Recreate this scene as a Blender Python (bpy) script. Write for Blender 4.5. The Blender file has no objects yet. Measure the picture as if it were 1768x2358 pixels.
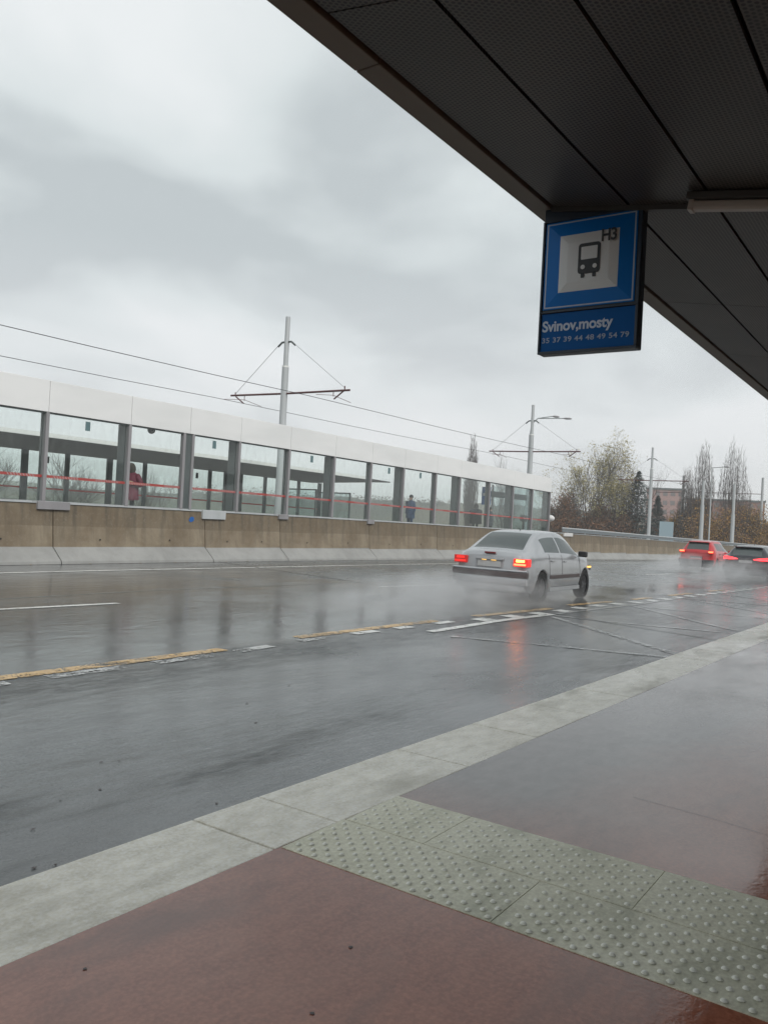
import bpy, math, random
from mathutils import Vector, Matrix
random.seed(7)
R = math.radians
C = bpy.context.scene.collection
scene = bpy.context.scene

# ------------------------------------------------------------------ camera
yaw, pitch, roll = R(34.5), math.atan(10/1900), R(3.0)
fw = Vector((math.cos(yaw)*math.cos(pitch), math.sin(yaw)*math.cos(pitch), math.sin(pitch)))
r0 = Vector((math.sin(yaw), -math.cos(yaw), 0)); u0 = r0.cross(fw)
cr = r0*math.cos(roll)+u0*math.sin(roll); cu = -r0*math.sin(roll)+u0*math.cos(roll)
cd = bpy.data.cameras.new('camera'); cam = bpy.data.objects.new('camera', cd); C.objects.link(cam)
cam.matrix_world = Matrix(((cr.x, cu.x, -fw.x, 0), (cr.y, cu.y, -fw.y, 0), (cr.z, cu.z, -fw.z, 1.5), (0, 0, 0, 1)))
cd.sensor_fit = 'HORIZONTAL'; cd.sensor_width = 36; cd.lens = 36*1900/1768
cd.clip_start = .05; cd.clip_end = 4000
scene.camera = cam

# ------------------------------------------------------------------ world, sun, exposure
SUN_EL, SUN_AZ = R(42), R(200)
w = bpy.data.worlds.new('World'); scene.world = w; w.use_nodes = True
nt = w.node_tree; nt.nodes.clear()
def N(t, typ, **kw):
    n = t.nodes.new(typ)
    for k, v in kw.items(): setattr(n, k, v)
    return n
def L(t, a, ai, b, bi): t.links.new(a.outputs[ai], b.inputs[bi])
out = N(nt, 'ShaderNodeOutputWorld'); bg1 = N(nt, 'ShaderNodeBackground'); bg2 = N(nt, 'ShaderNodeBackground')
mx = N(nt, 'ShaderNodeMixShader'); mx.inputs[0].default_value = .96
sky = N(nt, 'ShaderNodeTexSky', sky_type='NISHITA'); sky.sun_disc = False; sky.sun_elevation = SUN_EL; sky.sun_rotation = SUN_AZ
bg1.inputs[1].default_value = .08
L(nt, sky, 0, bg1, 0)
tc = N(nt, 'ShaderNodeTexCoord'); sp = N(nt, 'ShaderNodeSeparateXYZ'); L(nt, tc, 'Generated', sp, 0)
ad = N(nt, 'ShaderNodeMath', operation='ADD'); ad.inputs[1].default_value = .22
mxz = N(nt, 'ShaderNodeMath', operation='MAXIMUM'); mxz.inputs[1].default_value = 0; L(nt, sp, 2, mxz, 0); L(nt, mxz, 0, ad, 0)
dx = N(nt, 'ShaderNodeMath', operation='DIVIDE'); dy = N(nt, 'ShaderNodeMath', operation='DIVIDE')
L(nt, sp, 0, dx, 0); L(nt, ad, 0, dx, 1); L(nt, sp, 1, dy, 0); L(nt, ad, 0, dy, 1)
cb = N(nt, 'ShaderNodeCombineXYZ'); L(nt, dx, 0, cb, 0); L(nt, dy, 0, cb, 1); cb.inputs[2].default_value = 1.1
n1 = N(nt, 'ShaderNodeTexNoise'); n1.inputs['Scale'].default_value = 1.25; n1.inputs['Detail'].default_value = 5; n1.inputs['Roughness'].default_value = .45
n1.inputs['Distortion'].default_value = .3
L(nt, cb, 0, n1, 'Vector')
rp = N(nt, 'ShaderNodeValToRGB'); L(nt, n1, 0, rp, 0)
rp.color_ramp.elements[0].position = .38; rp.color_ramp.elements[0].color = (.345, .375, .385, 1)
rp.color_ramp.elements[1].position = .60; rp.color_ramp.elements[1].color = (.55, .57, .575, 1)
e = rp.color_ramp.elements.new(.48); e.color = (.46, .495, .50, 1)
# brighter, faintly warmer towards the horizon, as under a thin rain cloud deck
rz = N(nt, 'ShaderNodeValToRGB'); L(nt, mxz, 0, rz, 0)
rz.color_ramp.elements[0].position = 0; rz.color_ramp.elements[0].color = (.70, .70, .72, 1)
rz.color_ramp.elements[1].position = .30; rz.color_ramp.elements[1].color = (.0, .0, .0, 1)
mr = N(nt, 'ShaderNodeMapRange'); L(nt, mxz, 0, mr, 0)
mr.inputs[1].default_value = 0; mr.inputs[2].default_value = .30; mr.inputs[3].default_value = .7; mr.inputs[4].default_value = 0
cm = N(nt, 'ShaderNodeMix', data_type='RGBA'); L(nt, mr, 0, cm, 0); L(nt, rp, 0, cm, 6); cm.inputs[7].default_value = (.56, .555, .57, 1)
L(nt, cm, 2, bg2, 0); bg2.inputs[1].default_value = 1.0
L(nt, bg1, 0, mx, 1); L(nt, bg2, 0, mx, 2); L(nt, mx, 0, out, 0)
sd = bpy.data.lights.new('sun', 'SUN'); sd.energy = 1.5; sd.angle = R(25); sd.color = (1, .97, .93)
so = bpy.data.objects.new('sun', sd); C.objects.link(so)
so.rotation_euler = (R(90)-SUN_EL, 0, R(180)-SUN_AZ)
vs = scene.view_settings; vs.view_transform = 'Standard'; vs.look = 'None'; vs.gamma = 1; vs.exposure = 0.68; vs.use_curve_mapping = False
scene.cycles.max_bounces = 8; scene.cycles.transparent_max_bounces = 24; scene.cycles.volume_bounces = 1
scene.cycles.caustics_reflective = False; scene.cycles.caustics_refractive = False
scene.cycles.volume_max_steps = 96

# ------------------------------------------------------------------ helpers
def interp(x, xs, ys):
    if x <= xs[0]: return ys[0]
    for i in range(1, len(xs)):
        if x <= xs[i]:
            t = (x-xs[i-1])/(xs[i]-xs[i-1]); return ys[i-1]+t*(ys[i]-ys[i-1])
    return ys[-1]
FX = [-40, 12, 18, 25, 33, 45, 52, 74, 80, 117, 200]; FD = [0, .02, .05, .10, .18, .34, .44, .80, .88, 1.5, 3.2]
NX = [-40, 2, 30, 60, 117, 200]; ND = [0, 0, .168, .5, 1.5, 3.2]
def smooth(xs, ys):
    t = {}
    for i in range(-45, 206): t[i] = sum(interp(i+k, xs, ys) for k in (-2, -1, 0, 1, 2))/5
    return t
FT, NTB = smooth(FX, FD), smooth(NX, ND)
def tab(t, x):
    x = min(max(x, -44), 203); i = math.floor(x); return t[i]*(1-(x-i))+t[i+1]*(x-i)
def drop(x, y):
    t = min(max((y-4)/14, 0), 1); return tab(NTB, x)*(1-t)+tab(FT, x)*t
def rz_(x, y): return -.16-drop(x, y)
def fd(x): return tab(FT, x)

class MB:
    def __init__(s): s.v = []; s.f = []; s.m = []
    def add(s, vs, fs, mi=0):
        n = len(s.v); s.v += [tuple(v) for v in vs]; s.f += [tuple(n+i for i in f) for f in fs]; s.m += [mi]*len(fs); return s
    def box(s, x0, x1, y0, y1, z0, z1, mi=0, T=None):
        vs = [(x, y, z) for x in (x0, x1) for y in (y0, y1) for z in (z0, z1)]
        if T: vs = [T(Vector(v)) for v in vs]
        return s.add(vs, [(0, 1, 3, 2), (4, 6, 7, 5), (0, 4, 5, 1), (2, 3, 7, 6), (0, 2, 6, 4), (1, 5, 7, 3)], mi)
    def bar(s, a, b, r, n=6, mi=0, r2=None, caps=True):
        a, b = Vector(a), Vector(b); d = (b-a)
        if d.length < 1e-6: return s
        d.normalize(); p = d.orthogonal().normalized(); q = d.cross(p); r2 = r if r2 is None else r2
        vs = []
        for c, rr in ((a, r), (b, r2)):
            for k in range(n):
                t = 2*math.pi*k/n; vs.append(c+(p*math.cos(t)+q*math.sin(t))*rr)
        fs = [(k, (k+1) % n, n+(k+1) % n, n+k) for k in range(n)]
        if caps: fs += [tuple(range(n-1, -1, -1)), tuple(range(n, 2*n))]
        return s.add(vs, fs, mi)
    def tube(s, pts, r, n=6, mi=0):
        for a, b in zip(pts, pts[1:]): s.bar(a, b, r, n, mi)
        return s
    def sphere(s, c, r, seg=10, ring=7, sc=(1, 1, 1), mi=0):
        vs = []; fs = []
        for i in range(ring+1):
            th = math.pi*i/ring
            for j in range(seg):
                ph = 2*math.pi*j/seg
                vs.append((c[0]+r*sc[0]*math.sin(th)*math.cos(ph), c[1]+r*sc[1]*math.sin(th)*math.sin(ph), c[2]+r*sc[2]*math.cos(th)))
        for i in range(ring):
            for j in range(seg): fs.append((i*seg+j, (i+1)*seg+j, (i+1)*seg+(j+1) % seg, i*seg+(j+1) % seg))
        return s.add(vs, fs, mi)
    def mesh(s, name, mats, sm=False):
        me = bpy.data.meshes.new(name); me.from_pydata(s.v, [], s.f)
        if not isinstance(mats, (list, tuple)): mats = [mats]
        for m in mats: me.materials.append(m)
        if len(mats) > 1: me.polygons.foreach_set('material_index', s.m)
        if sm: me.polygons.foreach_set('use_smooth', [True]*len(s.f))
        me.update(); return me
    def build(s, name, mats, parent=None, sm=False, bevel=0, seg=2, ang=35):
        me = s.mesh(name, mats, sm); return link(name, me, parent, bevel, seg, sm, ang)
def link(name, me, parent=None, bevel=0, seg=2, sm=False, ang=35):
    o = bpy.data.objects.new(name, me); C.objects.link(o)
    if parent: o.parent = parent
    if bevel:
        b = o.modifiers.new('bevel', 'BEVEL'); b.width = bevel; b.segments = seg; b.limit_method = 'ANGLE'; b.angle_limit = R(30)
    if sm:
        try: me.set_sharp_from_angle(angle=R(ang))
        except Exception: pass
    return o
def empty(name, loc=(0, 0, 0), rz=0):
    o = bpy.data.objects.new(name, None); C.objects.link(o); o.location = loc; o.rotation_euler = (0, 0, rz); return o
def tag(o, label=None, cat=None, group=None, kind=None):
    if label: o['label'] = label
    if cat: o['category'] = cat
    if group: o['group'] = group
    if kind: o['kind'] = kind
    return o
def local(o, p): return (p[0]-o.location.x, p[1]-o.location.y, p[2]-o.location.z)
def copy_tree(o, parent=None):
    c = o.copy(); C.objects.link(c); c.parent = parent
    for ch in [k for k in bpy.data.objects if k.parent == o]: copy_tree(ch, c)
    return c

# ------------------------------------------------------------------ materials
def mat(name, col, rough=.6, metal=0, spec=.5, noise=None, bump=None, emit=None, coat=0, coord='Object'):
    m = bpy.data.materials.new(name); m.use_nodes = True; t = m.node_tree; b = t.nodes['Principled BSDF']
    b.inputs['Base Color'].default_value = (*col, 1); b.inputs['Roughness'].default_value = rough
    b.inputs['Metallic'].default_value = metal; b.inputs['Specular IOR Level'].default_value = spec
    b.inputs['Coat Weight'].default_value = coat; b.inputs['Coat Roughness'].default_value = .06
    if emit: b.inputs['Emission Color'].default_value = (*emit[0], 1); b.inputs['Emission Strength'].default_value = emit[1]
    if noise or bump:
        tcn = N(t, 'ShaderNodeTexCoord')
    if noise:   # (scale, col2, contrast, (sx,sy,sz))
        sc, c2, lo, hi, st = noise
        mp = N(t, 'ShaderNodeMapping'); mp.inputs['Scale'].default_value = st; L(t, tcn, coord, mp, 0)
        nn = N(t, 'ShaderNodeTexNoise'); nn.inputs['Scale'].default_value = sc; nn.inputs['Detail'].default_value = 6; L(t, mp, 0, nn, 'Vector')
        r = N(t, 'ShaderNodeMapRange'); r.inputs[1].default_value = lo; r.inputs[2].default_value = hi; L(t, nn, 0, r, 0)
        x = N(t, 'ShaderNodeMix', data_type='RGBA'); L(t, r, 0, x, 0); x.inputs[6].default_value = (*col, 1); x.inputs[7].default_value = (*c2, 1)
        L(t, x, 2, b, 'Base Color')
    if bump:    # (scale, strength, dist)
        n2 = N(t, 'ShaderNodeTexNoise'); n2.inputs['Scale'].default_value = bump[0]; n2.inputs['Detail'].default_value = 5; L(t, tcn, coord, n2, 'Vector')
        bp = N(t, 'ShaderNodeBump'); bp.inputs['Strength'].default_value = bump[1]; bp.inputs['Distance'].default_value = bump[2]
        L(t, n2, 0, bp, 'Height'); L(t, bp, 0, b, 'Normal')
    return m

def noise_node(t, src, scale, detail=5, st=(1, 1, 1), rough=.5, dist=0, off=(0, 0, 0)):
    mp = N(t, 'ShaderNodeMapping'); mp.inputs['Scale'].default_value = st; mp.inputs['Location'].default_value = off; t.links.new(src, mp.inputs[0])
    n = N(t, 'ShaderNodeTexNoise'); n.inputs['Scale'].default_value = scale; n.inputs['Detail'].default_value = detail
    n.inputs['Roughness'].default_value = rough; n.inputs['Distortion'].default_value = dist; L(t, mp, 0, n, 'Vector'); return n.outputs[0]
def rng(t, src, a, b, c, d):
    r = N(t, 'ShaderNodeMapRange'); t.links.new(src, r.inputs[0])
    for i, v in enumerate((a, b, c, d)): r.inputs[i+1].default_value = v
    return r.outputs[0]
def mixc(t, f, a, b, mode='MIX'):
    x = N(t, 'ShaderNodeMix', data_type='RGBA', blend_type=mode)
    if isinstance(f, (int, float)): x.inputs[0].default_value = f
    else: t.links.new(f, x.inputs[0])
    for i, c in ((6, a), (7, b)):
        if isinstance(c, tuple): x.inputs[i].default_value = (*c, 1)
        else: t.links.new(c, x.inputs[i])
    return x.outputs[2]
def math_(t, op, a, b):
    x = N(t, 'ShaderNodeMath', operation=op)
    for i, c in ((0, a), (1, b)):
        if isinstance(c, (int, float)): x.inputs[i].default_value = c
        else: t.links.new(c, x.inputs[i])
    return x.outputs[0]
def bumpn(t, h, strength, dist, prev=None):
    b = N(t, 'ShaderNodeBump'); b.inputs['Strength'].default_value = strength; b.inputs['Distance'].default_value = dist
    t.links.new(h, b.inputs['Height'])
    if prev is not None: t.links.new(prev, b.inputs['Normal'])
    return b.outputs[0]

def wet_surface(name, c1, c2, r_lo, r_hi, puddle=.35, ripple=.10, grain=.25, seed=0, coat=.0, dirt=None, ior=1.45, lane=False, worn=0):
    """rain-wet ground: mineral colour, film of water whose depth varies in patches"""
    m = bpy.data.materials.new(name); m.use_nodes = True; t = m.node_tree; b = t.nodes['Principled BSDF']
    P = N(t, 'ShaderNodeTexCoord').outputs['Object']
    big = noise_node(t, P, .33, 5, (1, 1, 1), .55, .4, (seed, seed*2, 0))
    mid = noise_node(t, P, 1.6, 6, (.5, 1.3, 1), .6, .3, (seed+4, 3, 0))
    fine = noise_node(t, P, 55, 3, (1, 1, 1), .6, 0, (seed, 9, 0))
    vf = noise_node(t, P, 9, 6, (.6, 1.2, 1), .65, 0, (2, seed, 0))
    col = mixc(t, rng(t, vf, .35, .68, 0, 1), c1, c2)
    col = mixc(t, rng(t, fine, .4, .7, 0, .45), col, tuple(min(1, v*1.6+.01) for v in c2))
    if dirt: col = mixc(t, rng(t, mid, .52, .7, 0, dirt[1]), col, dirt[0])
    t.links.new(col, b.inputs['Base Color'])
    wet = math_(t, 'ADD', math_(t, 'MULTIPLY', big, .62), math_(t, 'MULTIPLY', mid, .38))
    rough = rng(t, wet, puddle, puddle+.22, r_lo, r_hi)
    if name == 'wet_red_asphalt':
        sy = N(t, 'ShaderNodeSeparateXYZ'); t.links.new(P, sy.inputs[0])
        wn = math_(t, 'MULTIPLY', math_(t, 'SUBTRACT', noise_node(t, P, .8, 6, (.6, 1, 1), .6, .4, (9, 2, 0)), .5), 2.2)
        grey_mix = math_(t, 'MULTIPLY', rng(t, math_(t, 'ADD', math_(t, 'ADD', sy.outputs[1], wn), math_(t, 'MULTIPLY', sy.outputs[0], .22)), 1.3, 2.9, 0, .93), rng(t, sy.outputs[0], 3.0, 4.3, .22, 1))  # red blends to grey towards the kerb, mostly beyond the strip
        col = mixc(t, grey_mix, col, mixc(t, rng(t, vf, .35, .68, 0, 1), (.17, .165, .16), (.23, .225, .22))); t.links.new(col, b.inputs['Base Color'])
    if lane:   # the bus bay nearest the kerb is laid in a coarser surface than the through lanes
        sy = N(t, 'ShaderNodeSeparateXYZ'); t.links.new(P, sy.inputs[0])
        rough = math_(t, 'ADD', rough, rng(t, sy.outputs[1], 6.4, 7.2, .12, 0))
        sx0 = N(t, 'ShaderNodeSeparateXYZ'); t.links.new(P, sx0.inputs[0])
        rough = math_(t, 'ADD', rough, math_(t, 'MULTIPLY', rng(t, sy.outputs[1], 7.2, 9.5, 0, .20), rng(t, sx0.outputs[0], 9, 22, 0, 1)))
        w_ = noise_node(t, P, .5, 5, (.25, 1.2, 1), .65, .5, (3, 1, 0))
        patch = rng(t, math_(t, 'ADD', w_, math_(t, 'SUBTRACT', rng(t, sy.outputs[1], 4.8, 6.5, -.01, .13), rng(t, sy.outputs[1], 6.95, 7.25, 0, .19))), .52, .60, 0, 1)
        brk = noise_node(t, P, 6, 5, (.5, 1.6, 1), .7, 1.0, (2, 8, 0)); patch = math_(t, 'MULTIPLY', patch, rng(t, brk, .34, .56, .15, 1))
        t.links.new(rng(t, patch, 0, 1, .74, .16), b.inputs['Specular IOR Level'])
        col = mixc(t, math_(t, 'MULTIPLY', patch, .85), col, (.026, .03, .032)); t.links.new(col, b.inputs['Base Color'])
    t.links.new(rough, b.inputs['Roughness'])
    if worn:
        wa = math_(t, 'ADD', math_(t, 'MULTIPLY', noise_node(t, P, 5, 6, (1, 1, 1), .7, .3, (3, seed, 2)), .55), math_(t, 'MULTIPLY', noise_node(t, P, 38, 3, (1, 1, 1), .7), .45))
        t.links.new(rng(t, wa, worn, worn+.07, 0, 1), b.inputs['Alpha'])
    b.inputs['IOR'].default_value = ior
    g = rng(t, wet, puddle, puddle+.2, .12, 1)
    rip = noise_node(t, P, 14, 3, (.7, 1.6, 1), .55, .5, (0, seed, 1))
    rip2 = noise_node(t, P, 3.0, 3, (.6, 1.5, 1), .5, .8, (7, seed, 1))
    h1 = math_(t, 'ADD', math_(t, 'MULTIPLY', rip, .35), rip2)
    if lane:
        rp3 = noise_node(t, P, 7, 5, (.45, 1.7, 1), .7, 1.2, (1, 5, 0)); h1 = math_(t, 'ADD', h1, math_(t, 'MULTIPLY', math_(t, 'MULTIPLY', rp3, rng(t, w_, .40, .58, .4, 2.2)), rng(t, sy.outputs[1], 6.2, 7.6, .9, .15)))
    if lane:
        sx_ = N(t, 'ShaderNodeSeparateXYZ'); t.links.new(P, sx_.inputs[0]); h1 = math_(t, 'MULTIPLY', h1, rng(t, sx_.outputs[0], 8, 22, 1, .45))
    nrm = bumpn(t, h1, ripple, .03)
    nrm = bumpn(t, math_(t, 'MULTIPLY', fine, g), grain, .004, nrm)
    t.links.new(nrm, b.inputs['Normal'])
    return m
M = {}
M['asphalt'] = wet_surface('wet_asphalt', (.078, .083, .085), (.118, .125, .127), .04, .19, .42, .15, .22, 3, dirt=((.036, .04, .042), .6), ior=1.62, lane=True)
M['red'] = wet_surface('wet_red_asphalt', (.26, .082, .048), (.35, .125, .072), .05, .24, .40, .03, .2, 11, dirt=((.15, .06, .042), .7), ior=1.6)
M['kerb'] = wet_surface('wet_kerb_concrete', (.55, .51, .41), (.84, .80, .69), .13, .36, .35, .04, .3, 5, dirt=((.30, .275, .205), .85))
M['tactile'] = wet_surface('wet_tactile_concrete', (.54, .52, .395), (.66, .64, .50), .25, .5, .35, .03, .25, 8, dirt=((.21, .23, .165), .7))
M['stud'] = wet_surface('worn_stud_concrete', (.68, .68, .58), (.78, .78, .68), .3, .5, .35, .02, .1, 8)
M['white_line'] = wet_surface('road_paint_white', (.62, .63, .60), (.76, .76, .73), .16, .36, .38, .08, .3, 2, dirt=((.34, .34, .33), .6), ior=1.62, worn=.40)
M['faint_line'] = wet_surface('worn_white_paint', (.17, .177, .178), (.25, .257, .255), .07, .26, .38, .14, .25, 6, dirt=((.10, .10, .10), .8))
M['mid_line'] = wet_surface('half_worn_white_paint', (.34, .345, .34), (.48, .485, .48), .10, .3, .38, .12, .25, 16, dirt=((.14, .145, .148), .8), ior=1.62, worn=.455)
M['yellow_line'] = wet_surface('road_paint_yellow', (.42, .25, .08), (.56, .37, .15), .12, .34, .38, .08, .3, 9, dirt=((.22, .15, .08), .8), ior=1.6, worn=.43)
M['tar'] = mat('tar_joint', (.012, .012, .013), .25)
M['gum'] = mat('gum_spot', (.07, .05, .048), .5)
# barrier wall concrete: brown upper body with run-off streaks, pale splash-washed foot
def barrier_mat():
    m = bpy.data.materials.new('barrier_concrete'); m.use_nodes = True; t = m.node_tree; b = t.nodes['Principled BSDF']
    geo = N(t, 'ShaderNodeTexCoord').outputs['Object']
    sp = N(t, 'ShaderNodeSeparateXYZ'); t.links.new(geo, sp.inputs[0]); z = sp.outputs[2]
    st = noise_node(t, geo, 5, 5, (1, 1, .09), .6)
    bl = noise_node(t, geo, 1.3, 6, (1, 1, 1), .6, .4)
    fi = noise_node(t, geo, 16, 5)
    up = mixc(t, rng(t, bl, .38, .62, 0, 1), (.17, .13, .085), (.25, .205, .145))
    band = rng(t, math_(t, 'ADD', z, math_(t, 'MULTIPLY', bl, .02)), .975, .99, 0, 1)
    up = mixc(t, math_(t, 'MULTIPLY', band, .55), up, (.115, .085, .052))
    stm = math_(t, 'MULTIPLY', rng(t, st, .45, .66, 0, .8), rng(t, z, .5, 1.4, .25, 1))
    up = mixc(t, stm, up, (.075, .062, .045))
    up = mixc(t, rng(t, fi, .55, .75, 0, .35), up, (.27, .24, .19))
    foot = mixc(t, rng(t, bl, .35, .65, 0, 1), (.23, .23, .222), (.29, .29, .28))
    foot = mixc(t, rng(t, st, .5, .7, 0, .3), foot, (.2, .19, .175))
    col = mixc(t, rng(t, z, .419, .424, 1, 0), up, foot)
    t.links.new(col, b.inputs['Base Color']); b.inputs['Roughness'].default_value = .62
    t.links.new(bumpn(t, fi, .3, .01), b.inputs['Normal'])
    return m
M['barrier'] = barrier_mat()
M['fascia'] = mat('fascia_white_metal', (.74, .74, .735), .32, 0, .5, noise=(1.4, (.66, .665, .66), .4, .7, (.3, .3, 1)))
M['fascia_edge'] = mat('fascia_white_edge', (.72, .72, .70), .4)
M['steel'] = mat('grey_painted_steel', (.27, .26, .27), .4, 0, .5, noise=(3, (.22, .215, .22), .4, .7, (1, 1, .2)))
M['steel_dark'] = mat('dark_green_grey_steel', (.10, .115, .115), .42, noise=(3, (.075, .09, .09), .4, .7, (1, 1, .3)))
M['galv'] = mat('galvanised_steel', (.46, .48, .49), .45, .1, .5, noise=(2, (.38, .40, .405), .4, .7, (1, 1, .15)))
M['rail'] = mat('parapet_grey_paint', (.13, .15, .16), .45)
M['dark'] = mat('dark_shelter_soffit', (.045, .04, .042), .6)
M['deck'] = wet_surface('tram_platform_deck', (.14, .14, .135), (.19, .19, .185), .2, .5, .38, .05, .3, 21)
M['black'] = mat('black_plastic', (.02, .02, .022), .45)
M['rubber'] = mat('tyre_rubber', (.018, .018, .018), .75)
M['redtape'] = None
def glass(name, tint, refl=1.0, dirt=.05):
    m = bpy.data.materials.new(name); m.use_nodes = True; t = m.node_tree; t.nodes.remove(t.nodes['Principled BSDF'])
    o = t.nodes['Material Output']; tr = N(t, 'ShaderNodeBsdfTransparent'); gl = N(t, 'ShaderNodeBsdfGlossy'); df = N(t, 'ShaderNodeBsdfDiffuse')
    tr.inputs[0].default_value = (*tint, 1); gl.inputs['Roughness'].default_value = .03; gl.inputs[0].default_value = (refl, refl, refl, 1)
    df.inputs[0].default_value = (.45, .47, .46, 1)
    ge = N(t, 'ShaderNodeNewGeometry'); vd = N(t, 'ShaderNodeVectorMath', operation='DOT_PRODUCT'); L(t, ge, 'Incoming', vd, 0); L(t, ge, 'Normal', vd, 1)
    c1 = math_(t, 'SUBTRACT', 1, math_(t, 'ABSOLUTE', vd.outputs['Value'], 0)); c1 = math_(t, 'ADD', .035, math_(t, 'MULTIPLY', .9, math_(t, 'POWER', c1, 5)))
    mx1 = N(t, 'ShaderNodeMixShader'); mx2 = N(t, 'ShaderNodeMixShader')
    t.links.new(c1, mx1.inputs[0]); L(t, tr, 0, mx1, 1); L(t, gl, 0, mx1, 2)
    P = N(t, 'ShaderNodeTexCoord').outputs['Object']
    d = rng(t, noise_node(t, P, 6, 5, (1, 1, .35), .65), .42, .75, dirt*.3, dirt*2.6); t.links.new(d, mx2.inputs[0])
    L(t, mx1, 0, mx2, 1); L(t, df, 0, mx2, 2); L(t, mx2, 0, o, 0)
    return m
M['glass'] = glass('shelter_glass', (.955, .985, .975), 1, .02)
M['glass_far'] = glass('far_shelter_glass', (.94, .975, .965), 1, .02)
M['glass_end'] = glass('end_screen_glass', (.88, .93, .93), 1, .04)
def tape_mat():
    m = bpy.data.materials.new('red_warning_tape'); m.use_nodes = True; t = m.node_tree; b = t.nodes['Principled BSDF']
    P = N(t, 'ShaderNodeTexCoord').outputs['Object']; sp = N(t, 'ShaderNodeSeparateXYZ'); t.links.new(P, sp.inputs[0])
    w1 = math_(t, 'PINGPONG', math_(t, 'ADD', sp.outputs[0], math_(t, 'MULTIPLY', sp.outputs[2], .8)), .045)
    w2 = math_(t, 'PINGPONG', sp.outputs[0], .7)
    f = math_(t, 'MULTIPLY', rng(t, w1, .028, .032, 0, 1), rng(t, w2, .28, .30, 0, 1))
    zc = math_(t, 'ABSOLUTE', sp.outputs[2], 0)
    f = math_(t, 'MULTIPLY', f, rng(t, zc, .026, .03, 1, 0))
    t.links.new(mixc(t, f, (.34, .055, .048), (.38, .33, .32)), b.inputs['Base Color']); b.inputs['Roughness'].default_value = .45
    return m
M['tape'] = tape_mat()
M['tape_plain'] = mat('red_tape_plain', (.55, .06, .045), .5)
M['sticker'] = mat('teal_sticker', (.10, .17, .18), .5)
M['sticker_dark'] = mat('dark_sticker', (.04, .055, .055), .5)
M['arm'] = mat('rust_red_crossarm', (.10, .035, .032), .5)
M['wire'] = mat('copper_wire_dark', (.03, .03, .032), .5)
M['stay'] = mat('stay_wire_pale', (.42, .42, .43), .5)
M['canopy_edge'] = mat('canopy_fascia_brown_grey', (.19, .162, .13), .5, noise=(3, (.15, .128, .10), .4, .7, (.3, 1, 1)))
def perforated():
    m = bpy.data.materials.new('perforated_soffit'); m.use_nodes = True; t = m.node_tree; b = t.nodes['Principled BSDF']
    P = N(t, 'ShaderNodeTexCoord').outputs['Object']; sp = N(t, 'ShaderNodeSeparateXYZ'); t.links.new(P, sp.inputs[0])
    p = .0215
    def lat(ox, oy):
        ax = math_(t, 'PINGPONG', math_(t, 'ADD', sp.outputs[0], 20+ox), p/2); ay = math_(t, 'PINGPONG', math_(t, 'ADD', sp.outputs[1], 20+oy), p*.87)
        return math_(t, 'SQRT', math_(t, 'ADD', math_(t, 'MULTIPLY', ax, ax), math_(t, 'MULTIPLY', ay, ay)), 0)
    d = math_(t, 'MINIMUM', lat(0, 0), lat(p/2, p*.87))
    f = rng(t, d, .0064, .0078, 1, 0)
    nn = noise_node(t, P, 2, 4)
    base = mixc(t, rng(t, nn, .35, .7, 0, 1), (.115, .103, .09), (.085, .078, .07))
    t.links.new(mixc(t, f, base, (.006, .006, .006)), b.inputs['Base Color']); b.inputs['Roughness'].default_value = .5
    return m
M['soffit'] = perforated()
M['beam'] = mat('canopy_beam_dark', (.045, .043, .038), .5)
M['void'] = mat('roof_void_dark', (.012, .012, .012), .8)
M['navy'] = mat('sign_case_navy', (.008, .02, .04), .4)
M['blue'] = mat('sign_blue', (.0, .15, .50), .4, 0, .2)
M['blue2'] = mat('sign_plate_blue', (.0, .095, .33), .45, 0, .12)
M['signwhite'] = mat('sign_white', (.66, .685, .69), .35)
M['signline'] = mat('sign_border_white', (.45, .5, .58), .4)
M['signblack'] = mat('sign_black', (.02, .025, .03), .45)
M['lettering'] = mat('lettering_pale', (.55, .63, .75), .5)
M['lettering2'] = mat('lettering_dim', (.36, .44, .56), .5)
M['tube'] = mat('unlit_tube_batten', (.42, .39, .35), .4)
M['silver'] = mat('silver_paint', (.42, .43, .445), .26, .5, .5, coat=.6, noise=(2.5, (.37, .38, .395), .4, .75, (1, 1, 1)))
M['redpaint'] = mat('red_paint', (.42, .02, .025), .25, 0, .5, coat=.6)
M['darkpaint'] = mat('charcoal_paint', (.03, .032, .038), .22, .2, .5, coat=.7)
M['bumperdark'] = mat('rubbing_strip_grey_brown', (.075, .06, .06), .5)
M['carglass'] = mat('car_glass', (.05, .062, .062), .07, 0, .8)
M['rim'] = mat('wheel_rim_grey', (.12, .12, .125), .4, .4)
M['recess'] = mat('plate_recess_grey', (.30, .30, .31), .4)
M['plate'] = mat('number_plate', (.42, .42, .42), .45)
M['lampred'] = mat('red_lamp_lens', (.5, .015, .012), .2, emit=((1, .04, .03), .55))
M['lampred_dim'] = mat('red_lamp_lens_dim', (.35, .015, .012), .2, emit=((1, .05, .05), .15))
M['lampoff'] = mat('unlit_red_lens', (.16, .012, .012), .3)
M['lampbright'] = mat('lit_stop_lamp', (.9, .1, .05), .2, emit=((1, .10, .04), 4))
M['lamppink'] = mat('lit_led_lamp', (.9, .05, .1), .2, emit=((1, .05, .05), 1.6))
M['amber'] = mat('lit_turn_signal', (.9, .4, .05), .2, emit=((1, .42, .06), 5))
M['amber_side'] = mat('lit_side_repeater', (.9, .5, .1), .2, emit=((1, .55, .12), 1.1))
M['skin'] = mat('skin', (.42, .26, .2), .6)
M['coat_pink'] = mat('dark_pink_padded_coat', (.15, .016, .04), .7, bump=(9, .5, .03))
M['coat_blue'] = mat('blue_coat', (.025, .055, .13), .75)
M['coat_dark'] = mat('dark_coat', (.025, .025, .03), .8)
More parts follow.
